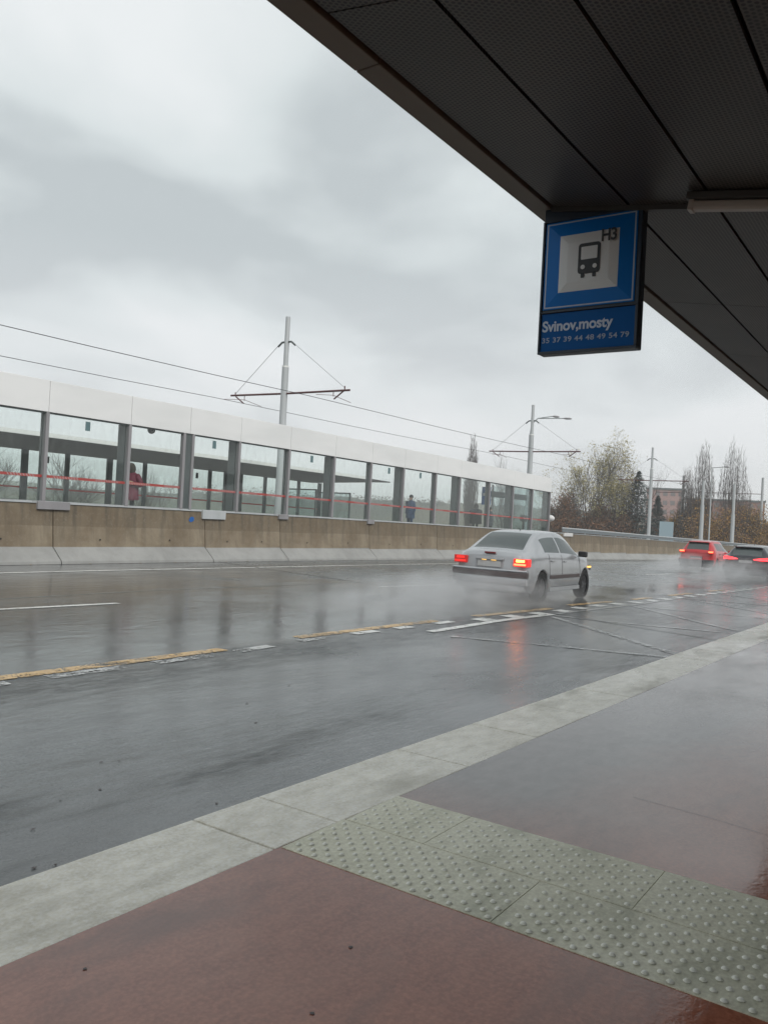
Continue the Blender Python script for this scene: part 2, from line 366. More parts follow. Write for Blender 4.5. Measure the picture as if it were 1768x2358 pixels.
M['hair'] = mat('dark_hair', (.03, .022, .018), .6)
M['fur'] = mat('fur_hood_trim', (.06, .05, .042), .9)
M['bark'] = mat('grey_bark', (.07, .06, .052), .9)
M['twig'] = mat('bare_twigs', (.06, .048, .042), .9)
M['leaf_green'] = mat('yellow_green_leaves', (.23, .195, .065), .7)
M['leaf_green2'] = mat('pale_green_leaves', (.33, .29, .13), .7)
M['leaf_rust'] = mat('rust_leaves', (.19, .085, .035), .8)
M['leaf_must'] = mat('mustard_leaves', (.30, .165, .03), .8)
M['leaf_brown'] = mat('brown_undergrowth', (.085, .065, .042), .9)
M['needle'] = mat('spruce_needles', (.014, .028, .022), .85)
M['grass'] = mat('grass_ground', (.07, .085, .04), .9, noise=(.05, (.10, .09, .05), .4, .6, (1, 1, 1)))
M['hill'] = mat('wooded_hill', (.055, .06, .045), .95, noise=(.03, (.085, .075, .05), .4, .6, (1, 1, 1)))
M['pinkwall'] = mat('pink_panel_wall', (.36, .22, .20), .8)
M['redwall'] = mat('red_brown_wall', (.26, .13, .11), .8)
M['win'] = mat('distant_window_glass', (.16, .14, .14), .3)
M['lightblue'] = mat('pale_blue_board', (.35, .45, .50), .5)
M['white_plastic'] = mat('white_plastic', (.62, .61, .6), .4)
M['leafbits'] = mat('fallen_leaf', (.22, .15, .07), .8)

# ------------------------------------------------------------------ ground, road, platform
def sheet(name, xs, ys, zf, m, kind='structure'):
    mb = MB(); nx, ny = len(xs), len(ys)
    mb.add([(x, (y(x) if callable(y) else y), zf(x, (y(x) if callable(y) else y))) for x in xs for y in ys],
           [(i*ny+j, (i+1)*ny+j, (i+1)*ny+j+1, i*ny+j+1) for i in range(nx-1) for j in range(ny-1)])
    o = mb.build(name, m, sm=False); return tag(o, kind=kind)
def ky(x): return 2.96-.017*(x-2) if x < 30 else 2.484-.017*(x-30)-.0035*(x-30)**2
XS = list(range(-40, 62, 1))+list(range(62, 201, 3))
sheet('road', XS, [lambda x: ky(x)-.1]+[4, 5, 6, 7, 8, 9, 10, 11, 12, 13, 14, 15, 16, 17, 18, 19.2], rz_, M['asphalt'])
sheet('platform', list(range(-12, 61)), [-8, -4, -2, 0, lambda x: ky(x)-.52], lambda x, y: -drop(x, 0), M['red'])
# terrain far below the viaduct, out to the horizon, with low wooded hills
g = MB(); n = 48; vs = []
for i in range(n+1):
    for j in range(n+1):
        x = -1400+2800*i/n; y = -1400+2800*j/n; d = math.hypot(x, y)
        h = -8
        if d > 330: h += min(1, (d-330)/350)*(14+9*math.sin(x*.006+1)+8*math.sin(y*.008+2.2)+5*math.sin((x+y)*.013))
        vs.append((x, y, h))
g.add(vs, [(i*(n+1)+j, (i+1)*(n+1)+j, (i+1)*(n+1)+j+1, i*(n+1)+j+1) for i in range(n) for j in range(n)])
tag(g.build('terrain', M['grass'], sm=True, ang=180), kind='structure')
# low wooded ridges on the far side of the valley
def ridge(pts, wid, seed):
    rnd = random.Random(seed); g2 = MB(); cols = [(-.5, 0), (-.38, .55), (-.25, .85), (-.1, .98), (.05, 1), (.25, .8), (.5, 0)]
    P2 = []
    for (a, b) in zip(pts, pts[1:]):
        n2 = max(1, int(math.dist(a[:2], b[:2])/5)); P2 += [tuple(a[i]+(b[i]-a[i])*k/n2 for i in range(3)) for k in range(n2)]
    for i, p in enumerate(P2):
        q = P2[min(i+1, len(P2)-1)]; o2 = P2[max(0, i-1)]; d = Vector((q[0]-o2[0], q[1]-o2[1])).normalized(); nn = Vector((-d.y, d.x))
        for c_, hh_ in cols: g2.v.append((p[0]-nn.x*c_*wid, p[1]-nn.y*c_*wid, -9+(p[2]+9)*hh_*(1 if hh_ == 0 else rnd.uniform(.95, 1.03))))
    m_ = len(cols); g2.f = [(i*m_+j, (i+1)*m_+j, (i+1)*m_+j+1, i*m_+j+1) for i in range(len(P2)-1) for j in range(m_-1)]; g2.m = [0]*len(g2.f)
    tag(g2.build('hill', M['hill'], sm=True, ang=180), kind='structure')
ridge([(-200, 420, 5), (-60, 390, 7), (60, 360, 6.5), (160, 320, 5.0), (250, 290, 7), (300, 250, 9), (340, 190, 10), (380, 120, 9), (420, 40, 8), (450, -80, 8)], 90, 4)
# viaduct body so the road is carried by something
vb = MB()
for i in range(-40, 200, 4):
    a, b = i, i+4
    za, zb = -.95-drop(a, 18), -.95-drop(b, 18)
    vb.add([(a, -9, za-.6), (b, -9, zb-.6), (b, 36.5, zb-.6), (a, 36.5, za-.6), (a, -9, za), (b, -9, zb), (b, 36.5, zb), (a, 36.5, za)],
           [(0, 1, 2, 3), (7, 6, 5, 4), (0, 4, 5, 1), (3, 2, 6, 7)])
tag(vb.build('viaduct', M['deck']), kind='structure')

# tram platforms and track bed behind the barrier
sheet('tram_platform', list(range(-40, 201, 3)), [19.7, 23.5], lambda x, y: .98-fd(x), M['deck'])
sheet('far_tram_platform', list(range(-40, 201, 3)), [31.2, 35.2], lambda x, y: .98-fd(x), M['deck'])
tb = MB()
for y0, y1, z0, z1 in ((23.5, 23.5, .98, .66), (23.5, 31.2, .66, .66), (31.2, 31.2, .66, .98)):
    for x in range(-40, 199, 3): tb.add([(x, y0, z0-fd(x)), (x+3, y0, z0-fd(x+3)), (x+3, y1, z1-fd(x+3)), (x, y1, z1-fd(x))], [(0, 1, 2, 3)])
tag(tb.build('track_bed', M['deck']), kind='structure')

# kerb stones
kerb = tag(empty('kerb'), kind='structure')
cuts = [-6.2, -4.2, -2.2, .3, 2.8, 3.25, 4.54]+[5.53+k*1.0 for k in range(48)]
for a, b in zip(cuts, cuts[1:]):
    g_ = .004; k = MB(); za, zb = -drop(a, 0)+.003, -drop(b, 0)+.003; j = random.uniform(-.0015, .0015)
    k.add([(a+g_, ky(a)-.53, za-.3), (b-g_, ky(b)-.53, zb-.3), (b-g_, ky(b), zb-.3), (a+g_, ky(a), za-.3),
           (a+g_, ky(a)-.53, za+j), (b-g_, ky(b)-.53, zb+j), (b-g_, ky(b), zb+j), (a+g_, ky(a), za+j)],
          [(3, 2, 1, 0), (4, 5, 6, 7), (0, 1, 5, 4), (1, 2, 6, 5), (2, 3, 7, 6), (3, 0, 4, 7)])
    k.build('kerb_stone', M['kerb'], kerb, bevel=.006)
# fill between kerb foot and road so no slit shows
# a fine joint across the red surface beyond the strip
sj = MB(); sj.add([(x+dx_, y, .0025-drop(x, 0)) for x, y in ((4.70, 1.42), (4.66, 1.0), (4.56, .5), (4.5, -1.5)) for dx_ in (0, .003)], [(0, 1, 3, 2), (2, 3, 5, 4), (4, 5, 7, 6)])
sj.build('surface_joint', M['tar'], bpy.data.objects['platform'])
# tactile strip
def stud_mb(x0, x1, y0, y1):
    s = MB(); p = .085
    for i in range(0, 40):
        for h in (0, 1):
            x = 2.86+i*p+h*p/2
            if not (x0+.008 < x < x1-.02): continue
            for j in range(-40, 60):
                y = j*p+h*p/2+.03
                if not (y0+.02 < y < y1-.02): continue
                if random.random() < .012: continue
                z = .0055-drop(x, 0)-random.random()*.0012; n_ = 8
                vs = [(x+.0135*math.cos(t*2*math.pi/n_), y+.0135*math.sin(t*2*math.pi/n_), z) for t in range(n_)]
                vs += [(x+.0090*math.cos(t*2*math.pi/n_), y+.0090*math.sin(t*2*math.pi/n_), z+.0058) for t in range(n_)]
                s.add(vs, [(t, (t+1) % n_, n_+(t+1) % n_, n_+t) for t in range(n_)]+[tuple(range(n_, 2*n_))])
    return s
strip = tag(empty('tactile_strip'), 'pale green grey studded concrete strip crossing the red platform to the kerb', 'tactile paving')
for (xa, xb), ys in (((2.835, 3.295), (2.409, 1.366, .40, -.56, -1.5)), ((3.299, 3.765), (2.400, 1.95, .98, .02, -.94, -1.9))):
    for ya, yb in zip(ys, ys[1:]):
        t_ = MB(); t_.box(xa+.0007, xb-.0007, yb+.0008, ya-.0008, -.05-drop(3.3, 0), .0055-drop(3.3, 0))
        tl = t_.build('tactile_tile', M['tactile'], strip, bevel=.0012, seg=1)
        s_ = stud_mb(xa, xb, yb, ya).build('stud', M['stud'], tl, sm=True, ang=80); s_['kind'] = 'stuff'
M['tactile_edge'] = M['tar']

# painted markings: sheets a few mm above the road
def band(mb, pts, w0, hgt=.006):
    """strip along a polyline, sampled every <1 m so it follows the road"""
    P = []
    for (a, b) in zip(pts, pts[1:]):
        n_ = max(1, int(math.dist(a, b)/.9)); P += [(a[0]+(b[0]-a[0])*k/n_, a[1]+(b[1]-a[1])*k/n_) for k in range(n_)]
    P.append(pts[-1]); vs = []
    for i, p in enumerate(P):
        q = P[min(i+1, len(P)-1)]; o = P[max(i-1, 0)]; d = Vector((q[0]-o[0], q[1]-o[1])).normalized(); nn = Vector((-d.y, d.x))*w0/2
        for s in (1, -1):
            x, y = p[0]+nn.x*s, p[1]+nn.y*s; vs.append((x, y, rz_(x, y)+hgt))
    mb.add(vs, [(2*i, 2*i+1, 2*i+3, 2*i+2) for i in range(len(P)-1)])
    return mb
mk = tag(empty('road_marking'), kind='structure')
YX = [0, 4.3, 7, 8.6, 12, 13.4, 16.1, 17.4, 19.4, 21.9, 28, 34.5, 60]; YY = [7.35, 7.13, 7.08, 7.2, 7.07, 7.02, 6.78, 6.85, 6.62, 6.42, 6.05, 5.7, 3.6]
def yy(x): return interp(x, YX, YY)
for a, b in ((-4.5, -1.0), (1.2, 2.9), (3.3, 7.08), (8.55, 12.0), (13.25, 16.15), (17.3, 19.4), (20.7, 21.9), (23.3, 25.2), (26.8, 28.6)):
    band(MB(), [(a, yy(a)), ((a+b)/2, yy((a+b)/2)), (b, yy(b))], .19).build('yellow_dash', M['yellow_line'], mk)
for a, b in ((3.2, 4.25), (4.65, 5.5), (5.9, 6.65), (7.1, 7.75), (8.35, 8.85), (9.5, 10.05), (10.55, 10.95), (11.65, 12.15)):
    band(MB(), [(a, yy(a)-.21), (b, yy(b)-.21)], .17).build('white_dash', M['white_line'] if a > 9 else M['mid_line'], mk)
for k in range(24):
    a = 12.75+k*1.0; band(MB(), [(a, yy(a)-.36), (a+.42, yy(a+.42)-.36)], .30).build('white_dash', M['white_line'], mk)
band(MB(), [(-10, 17.2), (10.2, 17.07), (18, 16.9), (30, 16.9), (44, 16.35), (54, 15.9), (90, 15.0)], .19).build('edge_line', M['white_line'], mk)
for a, b, ya, yb in ((-3, 1, 12, 11.8), (4.9, 8.93, 11.75, 11.42), (16.5, 19.1, 11.38, 11.1), (26.5, 29, 10.8, 10.65), (34.6, 37.8, 10.4, 10.24), (44, 47.5, 9.9, 9.7)):
    band(MB(), [(a, ya), (b, yb)], .13).build('lane_dash', M['white_line'], mk)
for pts, w_, m_ in (([(10.7, 6.40), (13, 6.42), (15.1, 6.30)], .16, 'white_line'), ([(15.1, 6.30), (19.9, 5.98), (25.2, 5.85), (33, 5.5)], .13, 'faint_line'),
                    ([(10.55, 5.95), (11.0, 4.7), (11.5, 3.1)], .12, 'mid_line'), ([(14.7, 6.15), (11.9, 3.08)], .13, 'mid_line'),
                    ([(14.97, 6.2), (14.96, 5.3), (15.5, 3.12)], .11, 'mid_line'), ([(18.85, 5.95), (16.7, 3.85), (16.04, 3.12)], .12, 'mid_line'),
                    ([(18.85, 5.8), (19.3, 3.12)], .11, 'mid_line'), ([(22.8, 5.8), (20.4, 3.1)], .13, 'faint_line'), ([(22.9, 5.7), (23.4, 3.0)], .12, 'faint_line'),
                    ([(26.2, 5.6), (24.2, 3.0)], .12, 'faint_line')):
    band(MB(), pts, w_, .0045 if m_ == 'faint_line' else .008).build('zigzag_line', M[m_], mk)
tag(band(MB(), [(18.6, 19.0), (18.07, 16.9), (16.85, 11.26), (15.92, 8.79), (15.3, 6.58), (14.24, 3.0)], .05, .011).build('expansion_joint', M['tar'], mk))
band(MB(), [(-6, 12.9), (7.6, 12.8), (10.8, 12.84), (15.2, 12.54), (30, 12.1)], .05, .003).build('tar_seam', M['faint_line'], mk)
band(MB(), [(-10, 19.05), (20, 19.05), (40, 18.95), (100, 18.8)], .22, .003).build('gutter_line', M['tar'], mk)
# debris
for i, (x, y) in enumerate([(3.38, 4.41), (3.48, 4.36), (3.06, 3.99), (2.81, 4.0), (3.35, 3.34), (2.47, 3.73), (2.22, 3.33), (2.3, 3.29), (4.24, 3.79), (5.27, 4.95), (4.84, 4.44), (6.1, 5.2), (7.2, 4.1), (4.1, 5.6)]):
    s = MB(); r = random.uniform(.007, .016); n_ = 7
    s.add([(x+r*random.uniform(.5, 1.3)*math.cos(t*6.28/n_), y+r*random.uniform(.3, .9)*math.sin(t*6.28/n_), rz_(x, y)+.003+random.uniform(0, .006)) for t in range(n_)], [tuple(range(n_))])
    o = s.build('wet_leaf', M['gum']); tag(o, 'small dark wet leaf lying on the wet grey roadway', 'leaf', 'dark wet leaves scattered on the roadway')
for i, (x, y) in enumerate([(2.35, 1.66), (1.97, 1.52), (1.69, 2.23), (1.6, 1.75), (2.2, 1.1)]):
    s = MB(); r = random.uniform(.006, .013); n_ = 8
    s.add([(x+r*random.uniform(.7, 1.2)*math.cos(t*6.28/n_), y+r*random.uniform(.6, 1.1)*math.sin(t*6.28/n_), .0022-drop(x, 0)) for t in range(n_)], [tuple(range(n_))])
    o = s.build('gum_spot', M['gum'] if i != 3 else M['leafbits']); tag(o, 'dark flattened gum spot on the wet red platform', 'gum spot', 'gum spots on the red platform')
s = MB()
for k in range(26):
    x = random.uniform(10, 34); y = random.uniform(18.85, 19.1); r = random.uniform(.015, .05)
    s.add([(x-r, y-r, rz_(x, y)+.01), (x+r, y-r*.5, rz_(x, y)+.03), (x+r*.6, y+r, rz_(x, y)+.012), (x-r*.7, y+r*.8, rz_(x, y)+.02)], [(0, 1, 2, 3)])
o = s.build('gutter_litter', M['leafbits']); tag(o, 'scattered dead leaves in the gutter below the concrete barrier', 'leaf litter', kind='stuff')

# ------------------------------------------------------------------ concrete barrier wall
wall = tag(empty('barrier_wall', (0, 0, 0)), 'long stained brown concrete barrier with pale flared foot along the far lane', 'barrier wall')
joints = [-8.6, -3.2, 2.2, 7.6, 13.02, 18.41, 21.98, 27.41, 32.8, 38.2, 43.6, 49, 54.4, 59.8, 65.2, 70.6, 76, 81.4, 86.8, 92.2, 97.6, 103, 108.4, 113.8, 119.2, 124.6, 130]
WY = 19.55
prof = [(-.62, -.30), (-.52, -.16), (-.50, -.08), (-.10, .262), (0, 1.40), (.32, 1.40), (.40, -.30)]   # (y offset, z) ; z -.16 = road
for a, b in zip(joints, joints[1:]):
    k = MB(); g_ = .014; n_ = len(prof)
    # local object: z measured from road surface (0) so that the stain bands follow the slope
    o = bpy.data.objects.new('concrete_block', None)
    vs = []
    for x in (a+g_, b-g_):
        for (yo, z) in prof: vs.append((x-a, yo, z+.16-(fd(x)-fd(a))))
    k.add(vs, [(i, i+1, n_+i+1, n_+i) for i in range(n_-1)]+[tuple(range(n_))[::-1], tuple(range(n_, 2*n_))])
    bpy.data.objects.remove(o)
    o = k.build('concrete_block', M['barrier'], wall, bevel=.012)
    o.location = (a, WY, -.16-fd(a))
    for q in (.27, .73):   # recessed lifting sockets
        h = MB(); x = (b-a)*q; z = .62; yf = -.10+.10*(z-.422)/1.138
        n2 = 10; ro, ri = .055, .034
        vs = [(x+ro*math.cos(t*.6283), yf-.004, z+ro*math.sin(t*.6283)) for t in range(n2)]+[(x+ri*math.cos(t*.6283), yf-.012, z+ri*math.sin(t*.6283)) for t in range(n2)]+[(x+ri*.8*math.cos(t*.6283), yf-.003, z+ri*.8*math.sin(t*.6283)) for t in range(n2)]
        h.add(vs, [(t, n2+t, n2+(t+1) % n2, (t+1) % n2) for t in range(n2)]+[(n2+t, 2*n2+t, 2*n2+(t+1) % n2, n2+(t+1) % n2) for t in range(n2)])
        h.add(vs[2*n2:], [tuple(range(n2-1, -1, -1))], 1)
        h.build('lifting_socket', [M['barrier'], M['void']], o)
cop = MB()
for x in range(-8, 130, 2):
    z0, z1 = 1.405-fd(x), 1.405-fd(x+2)
    cop.add([(x, WY-.03, z0), (x+2, WY-.03, z1), (x+2, WY+.36, z1), (x, WY+.36, z0), (x, WY-.03, z0+.035), (x+2, WY-.03, z1+.035), (x+2, WY+.36, z1+.035), (x, WY+.36, z0+.035)],
            [(3, 2, 1, 0), (4, 5, 6, 7), (0, 1, 5, 4), (2, 3, 7, 6)])
cop.build('coping_strip', M['galv'], wall)
for x, w_, h_, m_ in ((13.0, .95, .20, 'steel'), (18.75, 1.0, .27, 'galv'), (22.1, .5, .16, 'steel'), (27.45, .45, .16, 'steel'), (48.6, 1.4, .2, 'white_plastic')):
    z = 1.445-fd(x); MB().box(x-w_/2, x+w_/2, WY-.09, WY+.2, z-h_, z+.012).build('joint_cover', M[m_], wall, bevel=.01)
s = MB(); n_ = 9; x0, z0 = 17.83, 1.09-.0
s.add([(x0+random.uniform(.09, .14)*math.cos(t*6.28/n_), WY-.045, z0+random.uniform(.07, .11)*math.sin(t*6.28/n_)) for t in range(n_)]+[(x0, WY-.02, z0)], [tuple(range(n_))])
s.build('blue_paint_blot', mat('blue_blot', (.01, .10, .34), .5), wall)
# steel parapet band on the wall past the shelter
par = MB()
for x in range(48, 130, 2):
    for z0, z1, y0, y1 in ((1.50, 1.70, .10, .14),):
        a, b = fd(x), fd(x+2)
        par.add([(x, WY+y0, z0-a), (x+2, WY+y0, z0-b), (x+2, WY+y1, z0-b), (x, WY+y1, z0-a), (x, WY+y0, z1-a), (x+2, WY+y0, z1-b), (x+2, WY+y1, z1-b), (x, WY+y1, z1-a)],
                [(3, 2, 1, 0), (4, 5, 6, 7), (0, 1, 5, 4), (2, 3, 7, 6)])
grd = tag(empty('guard_rail'), 'dark grey steel guard rail running on the barrier beyond the glass shelter', 'guard rail')
par.build('rail_plate', M['rail'], grd)
tr = MB(); tr.tube([(x, WY+.12, 1.74-fd(x)) for x in range(48, 131, 2)], .045, 6); tr.build('top_rail', M['galv'], grd)
for x in range(49, 130, 3): MB().box(x-.03, x+.03, WY+.14, WY+.2, 1.44-fd(x), 1.72-fd(x)).build('rail_post', M['galv'], grd)

# ------------------------------------------------------------------ near tram shelter (glass screen with white fascia)
SY = 20.3
sh = tag(empty('tram_shelter'), 'long glass tram shelter with broad white metal fascia behind the concrete barrier', 'tram shelter')
ms = [2.5, 5.2, 7.9, 10.5, 13.2, 15.93, 18.25, 20.55, 23.15, 25.87, 28.4, 30.93, 33.75, 36.1, 39.3, 42.2, 44.8, 47.35]
def T_(z, x): return z-fd(x)
def quadbox(mb, xa, xb, y0, y1, za, zb, ha, hb):
    """box whose bottom/top follow different heights at each end"""
    mb.add([(xa, y0, za), (xb, y0, zb), (xb, y1, zb), (xa, y1, za), (xa, y0, ha), (xb, y0, hb), (xb, y1, hb), (xa, y1, ha)],
           [(3, 2, 1, 0), (4, 5, 6, 7), (0, 1, 5, 4), (1, 2, 6, 5), (2, 3, 7, 6), (3, 0, 4, 7)]); return mb
for i, (a, b) in enumerate(zip(ms, ms[1:])):
    quadbox(MB(), a+.006, b-.006, SY-.06, SY+.12, T_(3.88, a), T_(3.88, b), T_(4.735, a), T_(4.735, b)).build('fascia_panel', M['fascia'], sh, bevel=.008)
    gp = quadbox(MB(), a+.03, b-.03, SY+.03, SY+.042, T_(1.45, a), T_(1.45, b), T_(3.86, a), T_(3.86, b)).build('glass_pane', M['glass'], sh)
    cx, cz = (a+b)/2, T_(2.135, (a+b)/2)
    tp = MB(); sl = (T_(0, b)-T_(0, a))/(b-a); hw = (b-a)/2-.04
    tp.add([(-hw, 0, -.036-sl*hw), (hw, 0, -.036+sl*hw), (hw, 0, .036+sl*hw), (-hw, 0, .036-sl*hw)], [(0, 1, 2, 3)])
    to = tp.build('warning_stripe', M['tape'], gp); to.location = (cx, SY+.026, cz)
    if i in (4, 7, 9, 11, 12):
        xs_ = {4: 14.5, 7: 19.4, 9: 24.5, 11: 29.8, 12: 32.4}[i]; z = T_(3.65, xs_)
        MB().box(xs_-.08, xs_+.08, SY+.022, SY+.027, z-.13, z+.13).build('sticker', M['sticker'], gp)
for i, x in enumerate(ms):
    if abs(x-18.25) < .01:
        for dx_ in (-.2, .17): MB().box(x+dx_-.05, x+dx_+.05, SY-.05, SY+.10, T_(1.44, x), T_(3.88, x)).build('mullion', M['steel'], sh, bevel=.006)
        MB().box(x-.15, x+.12, SY-.01, SY+.03, T_(1.44, x), T_(3.88, x)).build('mullion_infill', M['steel_dark'], sh)
    else: MB().box(x-.055, x+.045, SY-.05, SY+.10, T_(1.44, x), T_(3.88, x)).build('mullion', M['steel'], sh, bevel=.006)
    wide = i % 2 == 1
    if x > 2: MB().box(x-.05, x+.04, SY+.14, SY+(.47 if wide else .22), T_(.98, x), T_(3.88, x)).build('column', M['steel_dark'], sh, bevel=.006)
rf = quadbox(MB(), ms[0], 23, SY+.13, SY+3.0, 0, 0, 0, 0); 
rf = MB(); XR = [2.5, 8, 14, 20, 26, 32, 38, 44, 47.4]
for a, b in zip(XR, XR[1:]):
    rf.add([(a, SY+.125, T_(3.89, a)), (b, SY+.125, T_(3.89, b)), (b, SY+2.9, T_(4.36, b)), (a, SY+2.9, T_(4.36, a)),
            (a, SY+.125, T_(3.97, a)), (b, SY+.125, T_(3.97, b)), (b, SY+2.9, T_(4.44, b)), (a, SY+2.9, T_(4.44, a))], [(3, 2, 1, 0), (4, 5, 6, 7), (2, 3, 7, 6), (0, 1, 5, 4)])
rf.build('roof', M['dark'], sh)
tr = MB()
for a, b in zip(XR, XR[1:]): quadbox(tr, a, b, SY-.02, SY+.10, T_(3.845, a), T_(3.845, b), T_(3.88, a), T_(3.88, b))
tr.build('head_rail', M['steel_dark'], sh)
tr = MB()
for a, b in zip(XR, XR[1:]): quadbox(tr, a, b, SY-.02, SY+.10, T_(1.42, a), T_(1.42, b), T_(1.465, a), T_(1.465, b))
tr.build('sill_rail', M['galv'], sh)
# end screen and cross frames at the far end
for x in (47.4, 44.9):
    gp = MB().box(x, x+.012, SY+.2, SY+2.6, T_(1.0, x), T_(4.0, x)).build('end_screen', M['glass_end'], sh)
    for y in (SY+.15, SY+2.65): MB().box(x-.04, x+.05, y-.04, y+.05, T_(.98, x), T_(4.1, x)).build('end_post', M['steel'], sh)
MB().box(42.3, 47.3, SY+1.5, SY+1.58, T_(3.28, 45), T_(3.62, 45)).build('transom', M['steel_dark'], sh)
# dome camera under the fascia
dc = tag(empty('dome_camera', (17.0, SY+.32, T_(3.86, 17))), 'small dark dome camera under the white shelter fascia', 'security camera')
MB().box(-.09, .09, -.09, .09, 0, .05).build('mount', M['galv'], dc)
MB().sphere((0, 0, -.02), .12, 12, 8, (1, 1, .9)).build('dome', M['black'], dc, sm=True, ang=180)
# things inside the shelter
sb = tag(empty('info_sign', (41.3, 21.5, 0)), 'narrow upright blue notice hanging behind the shelter glass', 'sign')
MB().box(-.02, .02, -.28, .28, 2.75-.3, 3.75-.3).build('panel', M['blue2'], sb, bevel=.01)
MB().box(-.015, .015, -.02, .02, 3.45, 3.85).build('hanger', M['steel'], sb)
MB().box(-.024, -.02, -.2, .2, 2.95, 3.1).build('stripe', M['signline'], sb)
db = tag(empty('validator', (45.9, 21.3, T_(.98, 45.9))), 'black box on a thin post behind the last shelter panes', 'ticket machine')
MB().box(-.05, .05, -.05, .05, 0, 1.1).build('post', M['black'], db)
MB().box(-.2, .2, -.15, .15, 1.0, 1.4).build('housing', M['black'], db, bevel=.03)

# ------------------------------------------------------------------ far tram shelter
fs = tag(empty('tram_shelter'), 'farther tram shelter with dark sloping soffit seen through the near glass', 'tram shelter')
XF = [6, 11, 16, 21, 26, 31, 36, 41.5]
rf = MB(); ed = MB()
for a, b in zip(XF, XF[1:]):
    rf.add([(a, 30, T_(4.02, a)), (b, 30, T_(4.02, b)), (b, 34.3, T_(3.72, b)), (a, 34.3, T_(3.72, a)), (a, 30, T_(4.12, a)), (b, 30, T_(4.12, b)), (b, 34.3, T_(3.84, b)), (a, 34.3, T_(3.84, a))],
           [(3, 2, 1, 0), (4, 5, 6, 7), (2, 3, 7, 6), (0, 1, 5, 4)])
    quadbox(ed, a, b, 29.9, 29.995, T_(4.03, a), T_(4.03, b), T_(4.20, a), T_(4.20, b))
rf.add([(41.5, 30, T_(4.02, 41.5)), (41.5, 34.3, T_(3.72, 41.5)), (44.2, 31.2, T_(4.02, 44)), (44.2, 30, T_(4.02, 44)), (41.5, 30, T_(4.12, 41.5)), (41.5, 34.3, T_(3.84, 41.5)), (44.2, 31.2, T_(4.08, 44)), (44.2, 30, T_(4.08, 44))],
       [(0, 1, 2, 3), (7, 6, 5, 4), (1, 2, 6, 5), (2, 3, 7, 6), (0, 3, 7, 4)])
rf.build('roof', M['dark'], fs); ed.build('roof_edge', M['fascia_edge'], fs)
fp = [(21.15, .3), (23.3, .2), (25.65, .3), (27.8, .2), (30.3, .3), (32.3, .2), (33.5, .2), (34.7, .3), (36.8, .2), (39.9, .2), (42.0, .3), (18.9, .2), (16.7, .3), (14.5, .2), (12.3, .3), (10, .2), (7.8, .3)]
fp.sort()
for i, (x, w_) in enumerate(fp):
    MB().box(x-w_/2, x+w_/2, 34.0, 34.12, T_(.98, x), T_(3.75, x)).build('column', M['steel_dark'], fs)
    if i+1 < len(fp):
        a, b = x+w_/2, fp[i+1][0]-fp[i+1][1]/2
        gp = quadbox(MB(), a, b, 34.05, 34.06, T_(1.25, a), T_(1.25, b), T_(3.7, a), T_(3.7, b)).build('glass_pane', M['glass_far'], fs)
        quadbox(MB(), a+.05, b-.05, 34.03, 34.04, T_(2.0, a), T_(2.0, b), T_(2.075, a), T_(2.075, b)).build('warning_stripe', M['tape_plain'], gp)
        quadbox(MB(), a, b, 34.0, 34.10, T_(1.2, a), T_(1.2, b), T_(1.27, a), T_(1.27, b)).build('bottom_rail', M['galv'], fs)
        if i % 2 == 0 and b-a > 1: MB().box((a+b)/2-.09, (a+b)/2+.09, 34.03, 34.04, T_(3.2, a), T_(3.5, a)).build('sticker', M['sticker_dark'], gp)
for x in (38.6, 42.0):
    MB().box(x, x+.012, 31.6, 34.0, T_(1.2, x), T_(3.1, x)).build('end_screen', M['glass_end'], fs)
    MB().box(x-.04, x+.04, 31.5, 31.6, T_(.98, x), T_(3.15, x)).build('end_post', M['steel_dark'], fs)
    MB().box(x-.04, x+.04, 31.5, 34.0, T_(3.1, x), T_(3.18, x)).build('end_rail', M['steel_dark'], fs)
par2 = tag(empty('parapet'), 'low dark parapet with pale top rail beyond the tram tracks', 'parapet')
pb = MB(); pc = MB()
for x in range(-10, 130, 4):
    quadbox(pb, x, x+4, 35.3, 35.4, T_(.9, x), T_(.9, x+4), T_(1.38, x), T_(1.38, x+4)); quadbox(pc, x, x+4, 35.25, 35.45, T_(1.41, x), T_(1.41, x+4), T_(1.50, x), T_(1.50, x+4))
pb.build('screen_band', M['rail'], par2); pc.build('top_rail', M['fascia_edge'], par2)

